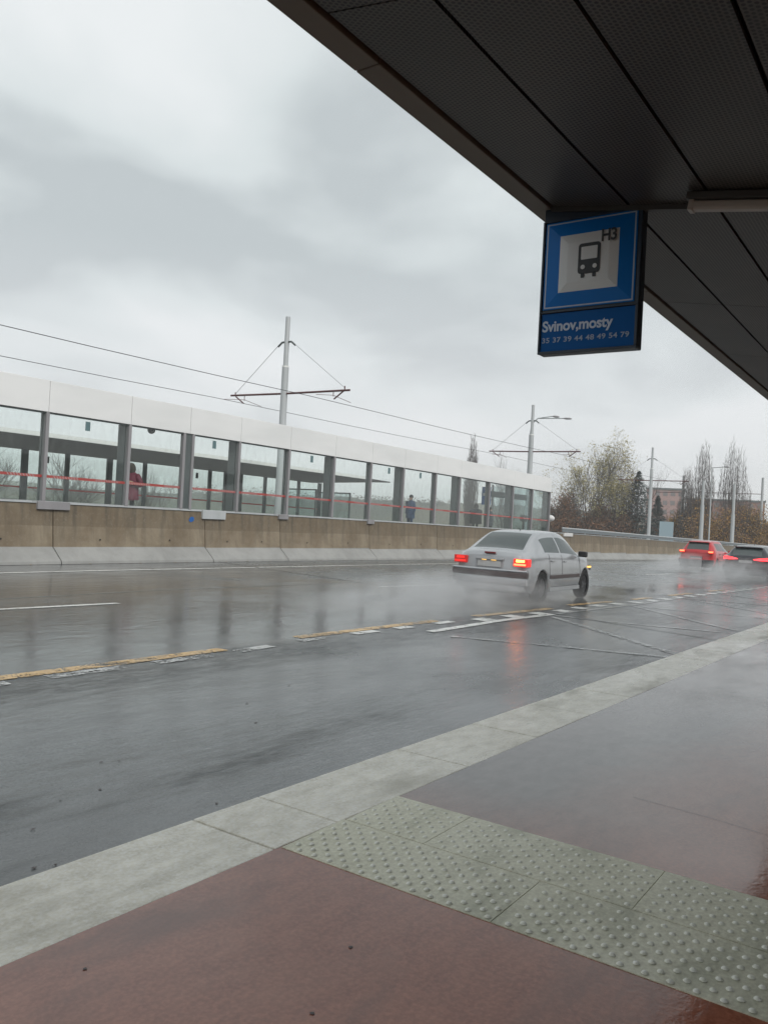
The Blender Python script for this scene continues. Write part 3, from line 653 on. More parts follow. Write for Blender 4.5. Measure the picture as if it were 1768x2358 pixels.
# ------------------------------------------------------------------ catenary masts
PY = 27.0
def mast(X, top, arm_z, label, reach=(3.6, 4.0), gr='catenary masts between the tram tracks'):
    t = tag(empty('catenary_mast', (X, PY, T_(.66, X))), label, 'catenary mast', gr); z0 = t.location.z
    zs = arm_z+1.3-z0
    MB().bar((0, 0, 0), (0, 0, zs), .19, 14, r2=.165).build('lower_mast', M['galv'], t, sm=True)
    MB().bar((0, 0, zs-.05), (0, 0, top-z0), .125, 14, r2=.115).build('upper_mast', M['galv'], t, sm=True)
    MB().bar((0, 0, zs-.03), (0, 0, zs+.05), .172, 14).build('sleeve', M['fascia_edge'], t, sm=True)
    za = arm_z-z0; zc = top-1.28-z0; a, b = reach
    for s, r_ in ((1, a), (-1, b)):
        MB().bar((0, s*.12, za), (0, s*r_, za+(.05 if s > 0 else 0)), .05, 8).build('crossarm', M['arm'], t)
        MB().bar((0, s*.55, zc-.1), (0, s*(r_-.3), za+.12), .014, 5).build('stay_wire', M['stay'], t)
        MB().tube([(0, 0, zc+.06), (0, s*.3, zc+.05), (0, s*.55, zc-.14)], .05, 6).build('stay_bracket', M['steel_dark'], t)
        st = MB(); st.bar((0, s*(r_-.35), za-.02), (0, s*(r_-.9), za-.38), .035); st.bar((0, s*(r_-.95), za), (0, s*(r_-.95), za-.25), .02)
        st.bar((-1.3, s*(r_-.9), za-.36), (0, s*(r_-.95), za-.2), .012); st.bar((1.3, s*(r_-.9), za-.36), (0, s*(r_-.95), za-.2), .012)
        st.bar((0, s*(r_-.3), za), (0, s*(r_-.3), za+.2), .03)
        st.build('steady_arm', M['arm'], t)
    MB().bar((0, 0, za-.1), (0, 0, za+.1), .165, 12).build('arm_clamp', M['galv'], t)
    return t
mast(30.18, 10.97, 7.22, 'tall grey catenary mast with stayed crossarms rising behind the white fascia')
mast(58.9, 10.72, 7.1, 'grey catenary mast with crossarms beside the twin street lamp')
mast(90.1, 10.5, 6.9, 'grey catenary mast with crossarms beside the dark spruce')
mast(1.5, 10.97, 7.22, 'tall grey catenary mast left of the white shelter')
# street lamp with two heads
lm = tag(empty('street_lamp', (60.3, 27.8, -.2)), 'slim grey street lamp with two thin arms beside the second mast', 'street lamp')
MB().bar((0, 0, 0), (0, 0, 8.8), .12, 10, r2=.075).build('lamp_post', M['galv'], lm, sm=True)
MB().tube([(0, 0, 8.8), (.05, -.05, 9.3), (.15, -.2, 9.8), (.25, -.5, 10.1)], .05, 8).build('neck', M['galv'], lm, sm=True)
for d in ((1.55, -1.2, 10.42), (1.35, -2.2, 10.2)):
    MB().bar((.25, -.5, 10.1), d, .03).build('lamp_arm', M['steel_dark'], lm)
    e_ = Vector((d[0]-.25, d[1]+.5, 0)).normalized()
    h = MB().sphere((0, 0, 0), .28, 10, 6, (1.3, .55, .3)); o = h.build('lamp_head', M['steel'], lm, sm=True, ang=180)
    o.location = (d[0]+e_.x*.3, d[1]+e_.y*.3, d[2]); o.rotation_euler = (0, 0, math.atan2(e_.y, e_.x))
# plain distant masts by the right edge
def plain_mast(x, y, z0, zs, top, label, arm=None, lamp=None):
    t = tag(empty('catenary_mast', (x, y, z0)), label, 'catenary mast', 'distant masts along the curve')
    MB().bar((0, 0, 0), (0, 0, zs-z0), .27, 12, r2=.24).build('lower_mast', M['galv'], t, sm=True)
    MB().bar((0, 0, zs-z0), (0, 0, top-z0), .19, 12, r2=.17).build('upper_mast', M['galv'], t, sm=True)
    if arm: MB().bar((0, arm[0], arm[2]-z0), (0, arm[1], arm[2]-z0), .045).build('crossarm', M['arm'], t)
    if lamp:
        MB().bar((0, 0, top-z0-.1), (lamp[0], lamp[1], top-z0+.35), .04).build('lamp_arm', M['steel_dark'], t)
        MB().sphere((lamp[0]*1.15, lamp[1]*1.15, top-z0+.38), .3, 8, 6, (1.3, 1, .35)).build('lamp_head', M['steel'], t, sm=True, ang=180)
plain_mast(123.4, 32.3, -2.5, 3.3, 9.7, 'distant grey mast just right of the spruce', arm=(-.3, 3.8, 7.2))
plain_mast(114.6, 27.4, -2.5, 5.2, 8.5, 'distant plain mast in front of the first bare poplar')
plain_mast(117.0, 24.0, -2.5, 4.2, 8.2, 'distant plain mast in front of the second bare poplar')
plain_mast(129.9, 22.8, -2.5, 4.6, 10.0, 'distant mast nearest the right edge with a long crossarm', arm=(-.2, 9.3, 7.6))
t = tag(empty('street_lamp', (112.5, 25.9, -2.5)), 'distant street lamp with a long arm between the two bare poplars', 'street lamp')
MB().bar((0, 0, 0), (0, 0, 12.6), .1, 8, r2=.06).build('lamp_post', M['galv'], t, sm=True)
MB().bar((0, 0, 12.55), (.9, -1.4, 12.75), .04).build('lamp_arm', M['steel_dark'], t); MB().sphere((1.0, -1.6, 12.75), .3, 8, 6, (1, 1.3, .3)).build('lamp_head', M['steel'], t, sm=True, ang=180)

for y, z, lb in ((23.95, 6.78, 'upper contact wire'), (29.9, 6.92, 'lower contact wire')):
    wr = MB(); pts = []
    for k in range(-8, 27):
        x = k*5.7; ph = ((x-30.18)/28.72) % 1; sag = .10*4*ph*(1-ph)
        pts.append((x, y+.12*math.cos((x-30.18)/28.72*math.pi), z-sag-.0009*max(0, x-40)**1.2))
    wr.tube(pts, .013, 5)
    o = wr.build('contact_wire', M['wire'])
    tag(o, 'nearer thin dark tram wire running above the shelter' if y < 25 else 'farther thin dark tram wire just above the shelter fascia', 'overhead wire')

# ------------------------------------------------------------------ people (one skinned surface each)
def person(label, loc, face, mats, h=1.68, hood=False, arms='fold', seed=0, bulk=1.0):
    root = tag(empty('person', loc, face), label, 'person'); s = h/1.75
    # local +x = facing
    J = [('pel', (0, 0, .95), .15, .17), ('bel', (0, 0, 1.1), .14, .17), ('che', (.01, 0, 1.3), .15, .19), ('nec', (0, 0, 1.47), .07, .075), ('hea', (.02, 0, 1.58), .085, .085), ('hd2', (.03, 0, 1.68), .085, .085)]
    E_ = [('pel', 'bel'), ('bel', 'che'), ('che', 'nec'), ('nec', 'hea'), ('hea', 'hd2')]
    for sd_, k in ((1, 'l'), (-1, 'r')):
        J += [('sh'+k, (0, sd_*.19*bulk, 1.38), .085*bulk, .085*bulk)]
        if arms == 'fold': J += [('el'+k, (.03, sd_*.30*bulk, 1.10), .085*bulk, .085*bulk), ('wr'+k, (.26, sd_*.12, 1.19), .06, .06), ('ha'+k, (.31, sd_*.07, 1.21), .04, .04)]
        else: J += [('el'+k, (-.02, sd_*.25, 1.1), .06, .06), ('ha'+k, (.06, sd_*.24, .86), .04, .04)]
        J += [('hi'+k, (0, sd_*.09, .88), .10, .10), ('kn'+k, (.02, sd_*.10, .48), .065, .065), ('an'+k, (-.02, sd_*.10, .09), .045, .045), ('to'+k, (.16, sd_*.12, .04), .04, .04)]
        E_ += [('che', 'sh'+k), ('sh'+k, 'el'+k), *([('el'+k, 'wr'+k), ('wr'+k, 'ha'+k)] if arms == 'fold' else [('el'+k, 'ha'+k)]), ('pel', 'hi'+k), ('hi'+k, 'kn'+k), ('kn'+k, 'an'+k), ('an'+k, 'to'+k)]
    idx = {j[0]: i for i, j in enumerate(J)}
    me = bpy.data.meshes.new('person_body'); me.from_pydata([tuple(c*s for c in j[1]) for j in J], [(idx[a], idx[b]) for a, b in E_], [])
    me.materials.append(mats[1]); me.materials.append(mats[0]); me.materials.append(M['skin'])
    o = bpy.data.objects.new('body', me); C.objects.link(o); o.parent = root
    sk = o.modifiers.new('skin', 'SKIN'); sk.use_smooth_shade = True
    for i, j in enumerate(J):
        v = me.skin_vertices[0].data[i]; v.radius = (j[2]*s, j[3]*s); v.use_root = (i == 0)
    ss = o.modifiers.new('sub', 'SUBSURF'); ss.levels = 2; ss.render_levels = 2
    dg = bpy.context.evaluated_depsgraph_get(); m2 = bpy.data.meshes.new_from_object(o.evaluated_get(dg)); m2.name = 'person_body'
    o.modifiers.clear(); o.data = m2; m2.materials.clear()
    for mm in (mats[1], mats[0], M['skin'], M['hair']): m2.materials.append(mm)
    for p in m2.polygons:
        z = p.center.z/s; x = p.center.x/s; y = abs(p.center.y/s)
        if z > 1.5: p.material_index = 2 if (x > .03 and z < 1.7) else 3
        elif z > .62: p.material_index = 1
        else: p.material_index = 0
        if x > .24 and .95 < z < 1.3 and arms == 'fold': p.material_index = 2
    # coat skirt
    c = MB(); n_ = 14; rings = [(1.42, .12, .19), (1.3, .165, .215), (1.1, .165, .205), (.9, .18, .215), (.66, .19, .225)]
    for z, a, b in rings: c.v += [(a*bulk*s*math.cos(t*6.2832/n_), b*bulk*s*math.sin(t*6.2832/n_), z*s) for t in range(n_)]
    c.f = [(r_*n_+t, r_*n_+(t+1) % n_, (r_+1)*n_+(t+1) % n_, (r_+1)*n_+t) for r_ in range(len(rings)-1) for t in range(n_)]; c.m = [0]*len(c.f)
    c.build('coat', mats[0], root, sm=True, ang=180)
    # nose, ears
    f = MB(); f.sphere((.115*s, 0, 1.62*s), .02*s, 6, 4); f.sphere((.03*s, .09*s, 1.62*s), .025*s, 6, 4, (.6, .5, 1)); f.sphere((.03*s, -.09*s, 1.62*s), .025*s, 6, 4, (.6, .5, 1)); f.build('face_features', M['skin'], root, sm=True, ang=180)
    if hood:
        hd = MB(); hd.sphere((-.02*s, 0, 1.62*s), .15*s, 12, 8, (1, .95, 1.25)); hd.build('hood', M['fur'], root, sm=True, ang=180)
        MB().sphere((-.06*s, 0, 1.42*s), .17*s, 12, 8, (1, 1.1, .7)).build('hood_collar', mats[0], root, sm=True, ang=180)
    else:
        MB().sphere((-.005*s, 0, 1.66*s), .108*s, 12, 8, (1, .95, 1)).build('hair', M['hair'], root, sm=True, ang=180)
    return root
dz = T_(.98, 17)
person('person in a dark pink padded coat with raised fur hood looking down at a phone', (16.80, 21.25, dz), R(205), (M['coat_pink'], M['coat_dark']), 1.78, True, bulk=1.3)
MB().box(16.48, 16.51, 21.05, 21.16, dz+1.19, dz+1.32).build('phone', M['black']).__setitem__('label', 'phone held by the person in the dark pink coat')
bpy.data.objects['phone']['category'] = 'phone'
person('person in a long blue coat standing beside a dark shelter column', (33.3, 21.35, T_(.98, 33)), R(170), (M['coat_blue'], M['coat_blue']), 1.80, False, 'down')
person('person in a bulky black coat and hood behind the shelter glass', (39.6, 21.2, T_(.98, 39.6)), R(-160), (M['coat_dark'], M['coat_dark']), 1.70, True, 'down', bulk=1.6)
person('bareheaded person in dark grey blue clothes near the blue notice', (42.3, 21.7, T_(.98, 42)), R(-100), (mat('slate_coat', (.05, .06, .075), .8), M['coat_dark']), 1.66, False, 'down')

# ------------------------------------------------------------------ near bus stop canopy
cn = tag(empty('bus_stop_canopy'), 'dark canopy roof with perforated soffit panels and brown grey edge overhead', 'canopy')
CZ = 3.30; ysm = [1.925]+[1.487-.4445*k for k in range(9)]; xsm = [2.27+2.13*k for k in range(-3, 9)]
YV = ysm[-1]
def sz(y): return CZ-.155*(1.93-y) if y >= YV else CZ-.155*(1.93-YV)+.12*(YV-y)
def tilt(v): return Vector((v.x, v.y, v.z+sz(v.y)-CZ))
for i, (a, b) in enumerate(zip(xsm, xsm[1:])):
    for j, (y1, y0) in enumerate(zip(ysm, ysm[1:])):
        MB().box(a+.004, b-.004, y0+.009, y1-.009, CZ, CZ+.02, T=tilt).build('soffit_panel', M['soffit'], cn)
X0_, X1_ = xsm[0]-3, 40
MB().box(X0_, X1_, YV, 1.93, CZ+.06, CZ+.35, T=tilt).build('roof_slab', M['void'], cn)
MB().box(X0_, X1_, YV-8.0, YV-.002, CZ+.06, CZ+.35, T=tilt).build('roof_slab', M['beam'], cn)  # rear wing, out of view, added to keep sky light off the platform
MB().box(xsm[-1], X1_, YV, 1.93, CZ, CZ+.02, T=tilt).build('soffit_sheet', M['soffit'], cn)
MB().box(X0_, xsm[0], YV, 1.93, CZ, CZ+.02, T=tilt).build('soffit_sheet', M['soffit'], cn)
MB().box(X0_, X1_, YV-8.0, YV-.01, CZ, CZ+.02, T=tilt).build('soffit_sheet', M['soffit'], cn)  # underside of the added, unseen rear wing that blocks the sky
fj = [-11.5, -8, -4.46, -.92, 2.62, 6.16, 9.70, 13.24, 16.8, 20.3, 23.9, 27.4, 30.9, 34.5, 38, 40]
for a, b in zip(fj, fj[1:]):
    MB().box(a+.003, b-.003, 1.937, 2.052, CZ-.012, CZ+.42).build('edge_beam', M['canopy_edge'], cn, bevel=.004)
MB().box(4.31, 4.35, YV, 1.93, CZ-.028, CZ-.002, T=tilt).build('cross_beam', M['beam'], cn)
TX, TY, TZ = 4.15, 1.119, 3.104
tl = tag(empty('tube_light', (TX, TY, TZ)), 'pale unlit tube light batten under the dark canopy', 'tube light')
tl.rotation_euler = (math.atan(.155), 0, 0)
MB().box(-.03, .03, -1.25, 0, -.022, .022).build('tube', M['tube'], tl, bevel=.012, seg=3)
MB().box(-.032, .032, -.02, .006, -.026, .026).build('end_cap', M['tube'], tl, bevel=.004)
MB().box(-.04, .04, -1.28, .02, .026, .062).build('batten', M['beam'], tl, bevel=.004)
for x in (-2.1, 10.6, 23.4):
    MB().box(x-.12, x+.12, YV-.12, YV+.12, -drop(x, 0), sz(YV)-.002).build('column', M['steel_dark'], cn)

# ------------------------------------------------------------------ bus stop sign, hung across the canopy edge
SX = 4.33
sg = tag(empty('bus_stop_sign', (SX, 1.69, 0)), 'blue bus stop sign reading H3 and Svinov,mosty hung from the canopy edge', 'bus stop sign')
W2, SB, ST = .282, 2.462, 3.214
mb = MB(); mb.box(.0, .075, -W2, W2, SB, ST); mb.build('case', M['navy'], sg, bevel=.006)
mb = MB()
for a, b, c, d in ((-W2, W2, SB, SB+.014), (-W2, W2, 2.692, 2.70), (-W2, -W2+.016, SB+.014, ST), (W2-.012, W2, SB+.014, ST), (-W2+.016, W2-.012, 3.206, ST)):
    mb.box(-.014, -.001, a, b, c, d)
mb.build('case_frame', M['navy'], sg, bevel=.002)
# pyramidal plate: outer edge -> blue/white border -> raised centre; faces -x
yl, yr, zb_, zt_ = W2-.016, -W2+.026, 2.712, 3.204
cy_, cz_ = (yl+yr)/2, (zb_+zt_)/2; hw = (yl-yr)/2; hh = (zt_-zb_)/2
def ring(f, x): return [(x, cy_+hw*f, cz_-hh*f), (x, cy_-hw*f, cz_-hh*f), (x, cy_-hw*f, cz_+hh*f), (x, cy_+hw*f, cz_+hh*f)]
def fr(mb, f0, x0, f1, x1, mi=0): mb.add(ring(f0, x0)+ring(f1, x1), [(k, (k+1) % 4, 4+(k+1) % 4, 4+k) for k in range(4)], mi)
def xat(f): return -.006-.018*min(1, (1-f)/.55)
b1 = MB(); fr(b1, 1, -.006, .97, xat(.97)); fr(b1, .94, xat(.94), .645, xat(.645)); b1.build('blue_field', M['blue'], sg)
b2 = MB(); fr(b2, .97, xat(.97), .94, xat(.94)); b2.build('white_border', M['signline'], sg)
b3 = MB(); fr(b3, .645, xat(.645), .45, xat(.45)); b3.add(ring(.45, xat(.45)), [(0, 1, 2, 3)]); b3.build('white_square', M['signwhite'], sg)
b4 = MB(); b4.add([(-.004, W2-.014, SB+.016), (-.004, -W2+.018, SB+.016), (-.004, -W2+.018, 2.690), (-.004, W2-.014, 2.690)], [(0, 1, 2, 3)]); b4.build('name_plate', M['blue2'], sg)
# bus pictogram, thin plates standing proud of the raised centre
px = -.0255
def poly(mb, pts, x, th=.0015):
    n_ = len(pts); mb.add([(x, y, z) for y, z in pts]+[(x-th, y, z) for y, z in pts], [tuple(range(n_)), tuple(range(2*n_-1, n_-1, -1))]+[(k, n_+k, n_+(k+1) % n_, (k+1) % n_) for k in range(n_)])
def rrect(y0, y1, z0, z1, r):
    pts = []
    for cy, cz, a0 in ((y1-r, z1-r, 0), (y0+r, z1-r, 90), (y0+r, z0+r, 180), (y1-r, z0+r, 270)):
        for k in range(5): a = R(a0+k*22.5); pts.append((cy+r*math.cos(a), cz+r*math.sin(a)))
    return pts
bc = (1.687-1.69, 0)
bp_ = MB(); poly(bp_, rrect(-.0645, .0605, 2.888, 3.056, .018), px)
poly(bp_, rrect(-.044, -.024, 2.866, 2.892, .003), px); poly(bp_, rrect(.022, .042, 2.866, 2.892, .003), px)
bus = bp_.build('bus_pictogram', M['signblack'], sg)
bw = MB(); poly(bw, rrect(-.048, .044, 2.966, 3.036, .004), px-.002)
for cy in (-.036, .032): poly(bw, [(cy+.0125*math.cos(t*.4189), 2.925+.0125*math.sin(t*.4189)) for t in range(15)], px-.002)
bw.build('bus_window', M['signwhite'], bus)
def text(s_, size, y, z, x, m, parent, name, spacing=1.0, bold=.0, sx=1):
    cu_ = bpy.data.curves.new(name, 'FONT'); cu_.body = s_; cu_.size = size; cu_.extrude = .0006; cu_.offset = bold; cu_.space_character = spacing
    o = bpy.data.objects.new(name, cu_); C.objects.link(o); dg = bpy.context.evaluated_depsgraph_get(); dg.update()
    me = bpy.data.meshes.new_from_object(o.evaluated_get(dg)); bpy.data.objects.remove(o)
    me.materials.clear(); me.materials.append(m)
    me.transform(Matrix(((0, 0, -1, x), (-sx, 0, 0, y), (0, 1, 0, z), (0, 0, 0, 1))))
    return link(name, me, parent)
text('H3', .092, -.064, 3.054, -.0275, M['signblack'], sg, 'stop_number', .95, .0022, .82)
text('Svinov,mosty', .083, .262, 2.590, -.0055, M['lettering'], sg, 'stop_name', .98, .0022, .94)
text('35 37 39 44 48 49 54 79', .040, .262, 2.526, -.0055, M['lettering2'], sg, 'route_numbers', 1.06, .0006, 1.18)
MB().add([(x, y, z) for x in (.002, .07) for y, z in ((W2-.002, ST), (-W2+.03, ST), (W2-.055, sz(1.69+W2-.055)-.004), (W2-.002, sz(1.92)-.004))], [(0, 1, 2, 3), (7, 6, 5, 4), (0, 4, 5, 1), (1, 5, 6, 2), (2, 6, 7, 3), (3, 7, 4, 0)]).build('hanger_plate', M['navy'], sg)

# ------------------------------------------------------------------ cars
def spline_i(x, pts):
    if x <= pts[0][0]: return pts[0][1]
    for i in range(len(pts)-1):
        if x <= pts[i+1][0]:
            (x0, y0), (x1, y1) = pts[i], pts[i+1]; h = x1-x0; t = (x-x0)/h
            def sl(k):
                if k == 0 or k == len(pts)-1: return (pts[1][1]-pts[0][1])/(pts[1][0]-pts[0][0]) if k == 0 else (pts[-1][1]-pts[-2][1])/(pts[-1][0]-pts[-2][0])
                a = (pts[k][1]-pts[k-1][1])/(pts[k][0]-pts[k-1][0]); b = (pts[k+1][1]-pts[k][1])/(pts[k+1][0]-pts[k][0])
                return 0 if a*b <= 0 else 2*a*b/(a+b)
            m0, m1 = sl(i)*h, sl(i+1)*h
            return (2*t**3-3*t**2+1)*y0+(t**3-2*t**2+t)*m0+(-2*t**3+3*t**2)*y1+(t**3-t**2)*m1
    return pts[-1][1]
def smooth_i(x, pts):
    if x <= pts[0][0]: return pts[0][1]
    for (a, b), (c, d) in zip(pts, pts[1:]):
        if x <= c:
            t = (x-a)/(c-a); return b+(d-b)*t
    return pts[-1][1]
def make_car(name, S, paint, label, cat, lamp='halogen', group='cars driving away on the wet road'):
    root = tag(empty(name), label, cat, group)
    Lc, W, top, belt = S['L'], S['W']/2, S['top'], S['belt']
    xr_, xf_ = S['axles']; Rw = S['rw']
    xs = set([0, Lc]); x = 0
    while x < Lc: xs.add(round(x, 3)); x += .06
    for v in S['cuts']: xs.add(v)
    xs = sorted(xs); xs = [xs[0]]+[b for a, b in zip(xs, xs[1:]) if b-a > .012 or b in S['cuts'] or b == Lc]
    def sec(x):
        fr_ = max(0, 1-x/.35); ff = max(0, 1-(Lc-x)/.75)
        w_ = W*(1-.10*fr_**2.2-.22*ff**2.4)
        zt = spline_i(x, top); zb0 = smooth_i(x, belt); zb0 = min(zb0, zt-.03)
        gh = max(0, min(1, (zt-zb0-.05)/.38))
        wr = w_*(.84-.175*gh)
        bot = .20+.10*fr_+.07*ff
        for xc in (xr_, xf_):
            d = abs(x-xc)
            if d < Rw+.05: bot = max(bot, math.sqrt(max(0, (Rw+.05)**2-d*d))+Rw-.03)
        b5 = Vector((w_*.925, zb0)); b8 = Vector((wr, zt-.060-.03*gh))
        P = [(w_*.90, bot), (w_*.975, max(.30, bot+.015)), (w_*1.0, max(.46, bot+.03)), (w_*1.0, max(.60, bot+.045)), (w_*.975, max(zb0-.12, bot+.06)), (w_*.955, max(zb0-.035, bot+.07)), (b5.x, b5.y)]
        for k in (.09, .35, .65, .9):
            q = b5.lerp(b8, k); P.append((q.x+.018*math.sin(k*math.pi)*gh, q.y))
        P += [(b8.x, b8.y), (wr*.965, zt-.042-.014*gh), (wr*.90, zt-.026), (wr*.80, zt-.015), (wr*.4, zt-.004), (0, zt)]
        return P
    secs = [sec(x) for x in xs]; nP = len(secs[0])
    def warp(x, p):
        y = min(1, abs(p[0])/W); a = max(0, 1-x/.55); f = max(0, 1-(Lc-x)/.9)
        return x+a*(.13*y**3+.035*max(0, p[1]-.6)/.4)-f*(.30*y**2.6)
    parts = {}
    def grp(i, j):
        xm = (xs[i]+xs[i+1])/2
        if 7 <= j <= 9:
            for nm, a, b in S['side_glass']:
                if a < xm < b: return nm
        if j >= 14:
            for nm, a, b in S['top_glass']:
                if a < xm < b: return nm
        return 'body'
    for sgn in (1, -1):
        for i in range(len(xs)-1):
            for j in range(nP-1):
                g_ = grp(i, j); key = (g_, sgn if (g_ != 'body' and j < 14) else 0)
                q = [(xs[i], secs[i][j]), (xs[i+1], secs[i+1][j]), (xs[i+1], secs[i+1][j+1]), (xs[i], secs[i][j+1])]
                vs = [(warp(a, p), -sgn*p[0], p[1]) for a, p in q]
                if sgn < 0: vs = vs[::-1]
                parts.setdefault(key, []).append(vs)
    for k, xe in ((0, 0), (len(xs)-1, Lc)):
        S_ = secs[k]; zc_ = [p[1] for p in S_]
        for i_ in range(nP-1):   # end cap as horizontal bands so that it curves in plan
            for u0, u1 in ((-1, -.75), (-.75, -.45), (-.45, 0), (0, .45), (.45, .75), (.75, 1)):
                q = [(S_[i_], u0), (S_[i_], u1), (S_[i_+1], u1), (S_[i_+1], u0)]
                q = [(warp(xe, (p[0]*abs(u), p[1])), p[0]*u, p[1]) for p, u in q]
                parts[('body', 0)].append(q if k else q[::-1])
    for (nm, sd_), qs in parts.items():
        mb = MB(); idx = {}
        for q in qs:
            f = []
            for v in q:
                kk = tuple(round(c, 4) for c in v)
                if kk not in idx: idx[kk] = len(mb.v); mb.v.append(kk)
                if idx[kk] not in f: f.append(idx[kk])
            if len(f) > 2: mb.f.append(tuple(f)); mb.m.append(0)
        mb.build(nm if nm == 'body' else nm, paint if nm == 'body' else M['carglass'], root, sm=True, ang=62)
    # undertray
    MB().box(.15, Lc-.25, -W*.74, W*.74, .19, .62).build('underbody', M['black'], root)
    MB().box(.30, Lc-.55, -W*.84, W*.84, .64, .70).build('wheel_well_cover', M['black'], root)
    wheel = None
    for xc in (xr_, xf_):
        for s in (1, -1):
            t_ = MB(); prf = [(Rw*.62, .0), (Rw*.93, -.005), (Rw, .03), (Rw, .15), (Rw*.93, .185), (Rw*.6, .185)]; n_ = 24
            for r_, yo in prf: t_.v += [(r_*math.cos(k*2*math.pi/n_), -yo, r_*math.sin(k*2*math.pi/n_)) for k in range(n_)]
            t_.f = [(a*n_+k, a*n_+(k+1) % n_, (a+1)*n_+(k+1) % n_, (a+1)*n_+k) for a in range(len(prf)-1) for k in range(n_)]; t_.m = [0]*len(t_.f)
            wh = empty('wheel', (xc, s*(W-.005), Rw)); wh.parent = root
            if s < 0: wh.rotation_euler = (0, 0, math.pi)
            ty = t_.build('tyre', M['rubber'], wh, sm=True, ang=50)
            rm = MB(); rm.add([(Rw*.62*math.cos(k*2*math.pi/n_), -.02, Rw*.62*math.sin(k*2*math.pi/n_)) for k in range(n_)]+[(0, -.035, 0)], [(k, (k+1) % n_, n_) for k in range(n_)])
            rm.build('rim', M['rim'], wh)
            for k in range(7):
                a_ = k*2*math.pi/7; c0 = Vector((math.cos(a_), 0, math.sin(a_))); c1 = Vector((-math.sin(a_), 0, math.cos(a_)))
                hs = MB(); q = [c0*Rw*.25+c1*.018, c0*Rw*.54+c1*.045, c0*Rw*.54-c1*.045, c0*Rw*.25-c1*.018]
                hs.add([(v.x, -.012, v.z) for v in q], [(0, 1, 2, 3)]); hs.build('rim_slot', M['black'], wh)
            MB()
    # rear details
    def rb(nm, x0, x1, y0, y1, z0, z1, m, parent=root, bev=.012): return MB().box(x0, x1, y0, y1, z0, z1).build(nm, m, parent, bevel=bev, seg=3)
    lz0, lz1 = S['lamp_z']; ly = S['lamp_y']
    for s in (1, -1):
        y0, y1 = sorted((s*ly[0], s*ly[1]))
        if lamp == 'halogen':
            tl_ = rb('tail_lamp', .012, .22, y0, y1, lz0, lz1, M['lampred'] if s < 0 else M['lampred_dim'])
            rb('turn_signal', .004, .016, y0+.06, y1-.06, (lz0+lz1)/2+.012, (lz0+lz1)/2+.055, M['amber'] if s < 0 else M['lampred'], tl_, .004)
            rb('stop_light', .004, .016, y0+.03, y1-.02, lz0+.02, lz0+.055, M['lampbright'] if s < 0 else M['lampred'], tl_, .004)
        elif lamp == 'square':
            tl_ = rb('tail_lamp', -.015, .14, y0, y1, lz0, lz1, M['lampred_dim'])
            rb('stop_light', -.022, -.012, y0+.02, y1-.02, (lz0+lz1)/2-.01, (lz0+lz1)/2+.055, M['lampbright'], tl_, .004)
        else:
            m2 = MB(); yo, yi = s*ly[1], s*(ly[0]-.22); zc = (lz0+lz1)/2
            pts = [(-.02, yi, zc-.03), (-.02, s*ly[0], zc-.05), (.0, yo, zc-.05), (.16, s*(ly[1]+.02), zc+.0), (.1, yo, zc+.09), (-.01, s*(ly[0]+.02), zc+.05), (-.02, yi, zc)]
            m2.add(pts+[(p[0]+.06, p[1]*.99, p[2]) for p in pts], [tuple(range(7)), tuple(range(13, 6, -1))]+[(k, (k+1) % 7, 7+(k+1) % 7, 7+k) for k in range(7)])
            m2.build('tail_lamp', M['lamppink'], root)
    bz0, bz1 = S['bumper']
    def arc(nm, x_off, z0, z1, m, hwid, dep=.10):
        a = MB(); n_ = 14; vs = []
        for k in range(n_+1):
            u = -1+2*k/n_; y = u*hwid; xo = x_off+dep*abs(u)**3.2
            vs += [(xo, y, z0), (xo-.015, y, (z0+z1)/2), (xo, y, z1), (xo+.12, y*.985, z1+.004), (xo+.12, y*.985, z0-.004)]
        fs = [(k*5+j, (k+1)*5+j, (k+1)*5+(j+1) % 5, k*5+(j+1) % 5) for k in range(n_) for j in range(5)]
        fs = [f[::-1] for f in fs]+[(0, 1, 2, 3, 4), tuple(n_*5+j for j in (4, 3, 2, 1, 0))]
        a.add(vs, fs); return a.build(nm, m, root, sm=True, ang=40)
    arc('bumper', -.09, bz0, bz1-.10, paint if S['painted'] else M['black'], W*.97)
    arc('bumper_strip', -.105, bz1-.10, bz1-.0, M['bumperdark'] if S['painted'] else M['black'], W*.985)
    arc('bumper_top', -.095, bz1-.0, bz1+.045, paint, W*.975)
    arc('lower_apron', -.06, bz0-.12, bz0-.005, paint if S['painted'] else M['black'], W*.9)
    pz = S['plate_z']
    rec = rb('plate_recess', -.004, .02, -.30, .30, pz-.07, pz+.11, M['recess'] if S['painted'] else M['black'], root, .004)
    rb('number_plate', -.018, -.006, -.26, .26, pz-.055, pz+.055, M['plate'], root, .003)
    if S['painted']:
        rb('plate_lamp_bar', -.03, 0, -.32, .32, pz+.075, pz+.10, M['silver'], root, .006)
        rb('plate_light', -.034, -.026, -.16, -.05, pz+.066, pz+.074, M['amber_side'], root, .001); rb('plate_light', -.034, -.026, .06, .16, pz+.066, pz+.074, M['amber_side'], root, .001)
        rb('latch_lip', -.01, .03, -.36, .30, pz-.095, pz-.082, M['black'], root, .003)
    # high stop lamp, wiper, exhaust
    hx, hz = S['high']; rb('high_stop_lamp', hx-.03, hx+.02, -.12, .12, hz, hz+.03, M['lampoff'], root, .006)
    if 'spoiler' in S:
        x0_, z0_ = S['spoiler']; MB().box(x0_-.10, x0_+.12, -W*.60, W*.60, z0_-.03, z0_+.012).build('spoiler', paint if lamp != 'led' else M['darkpaint'], root, bevel=.02)
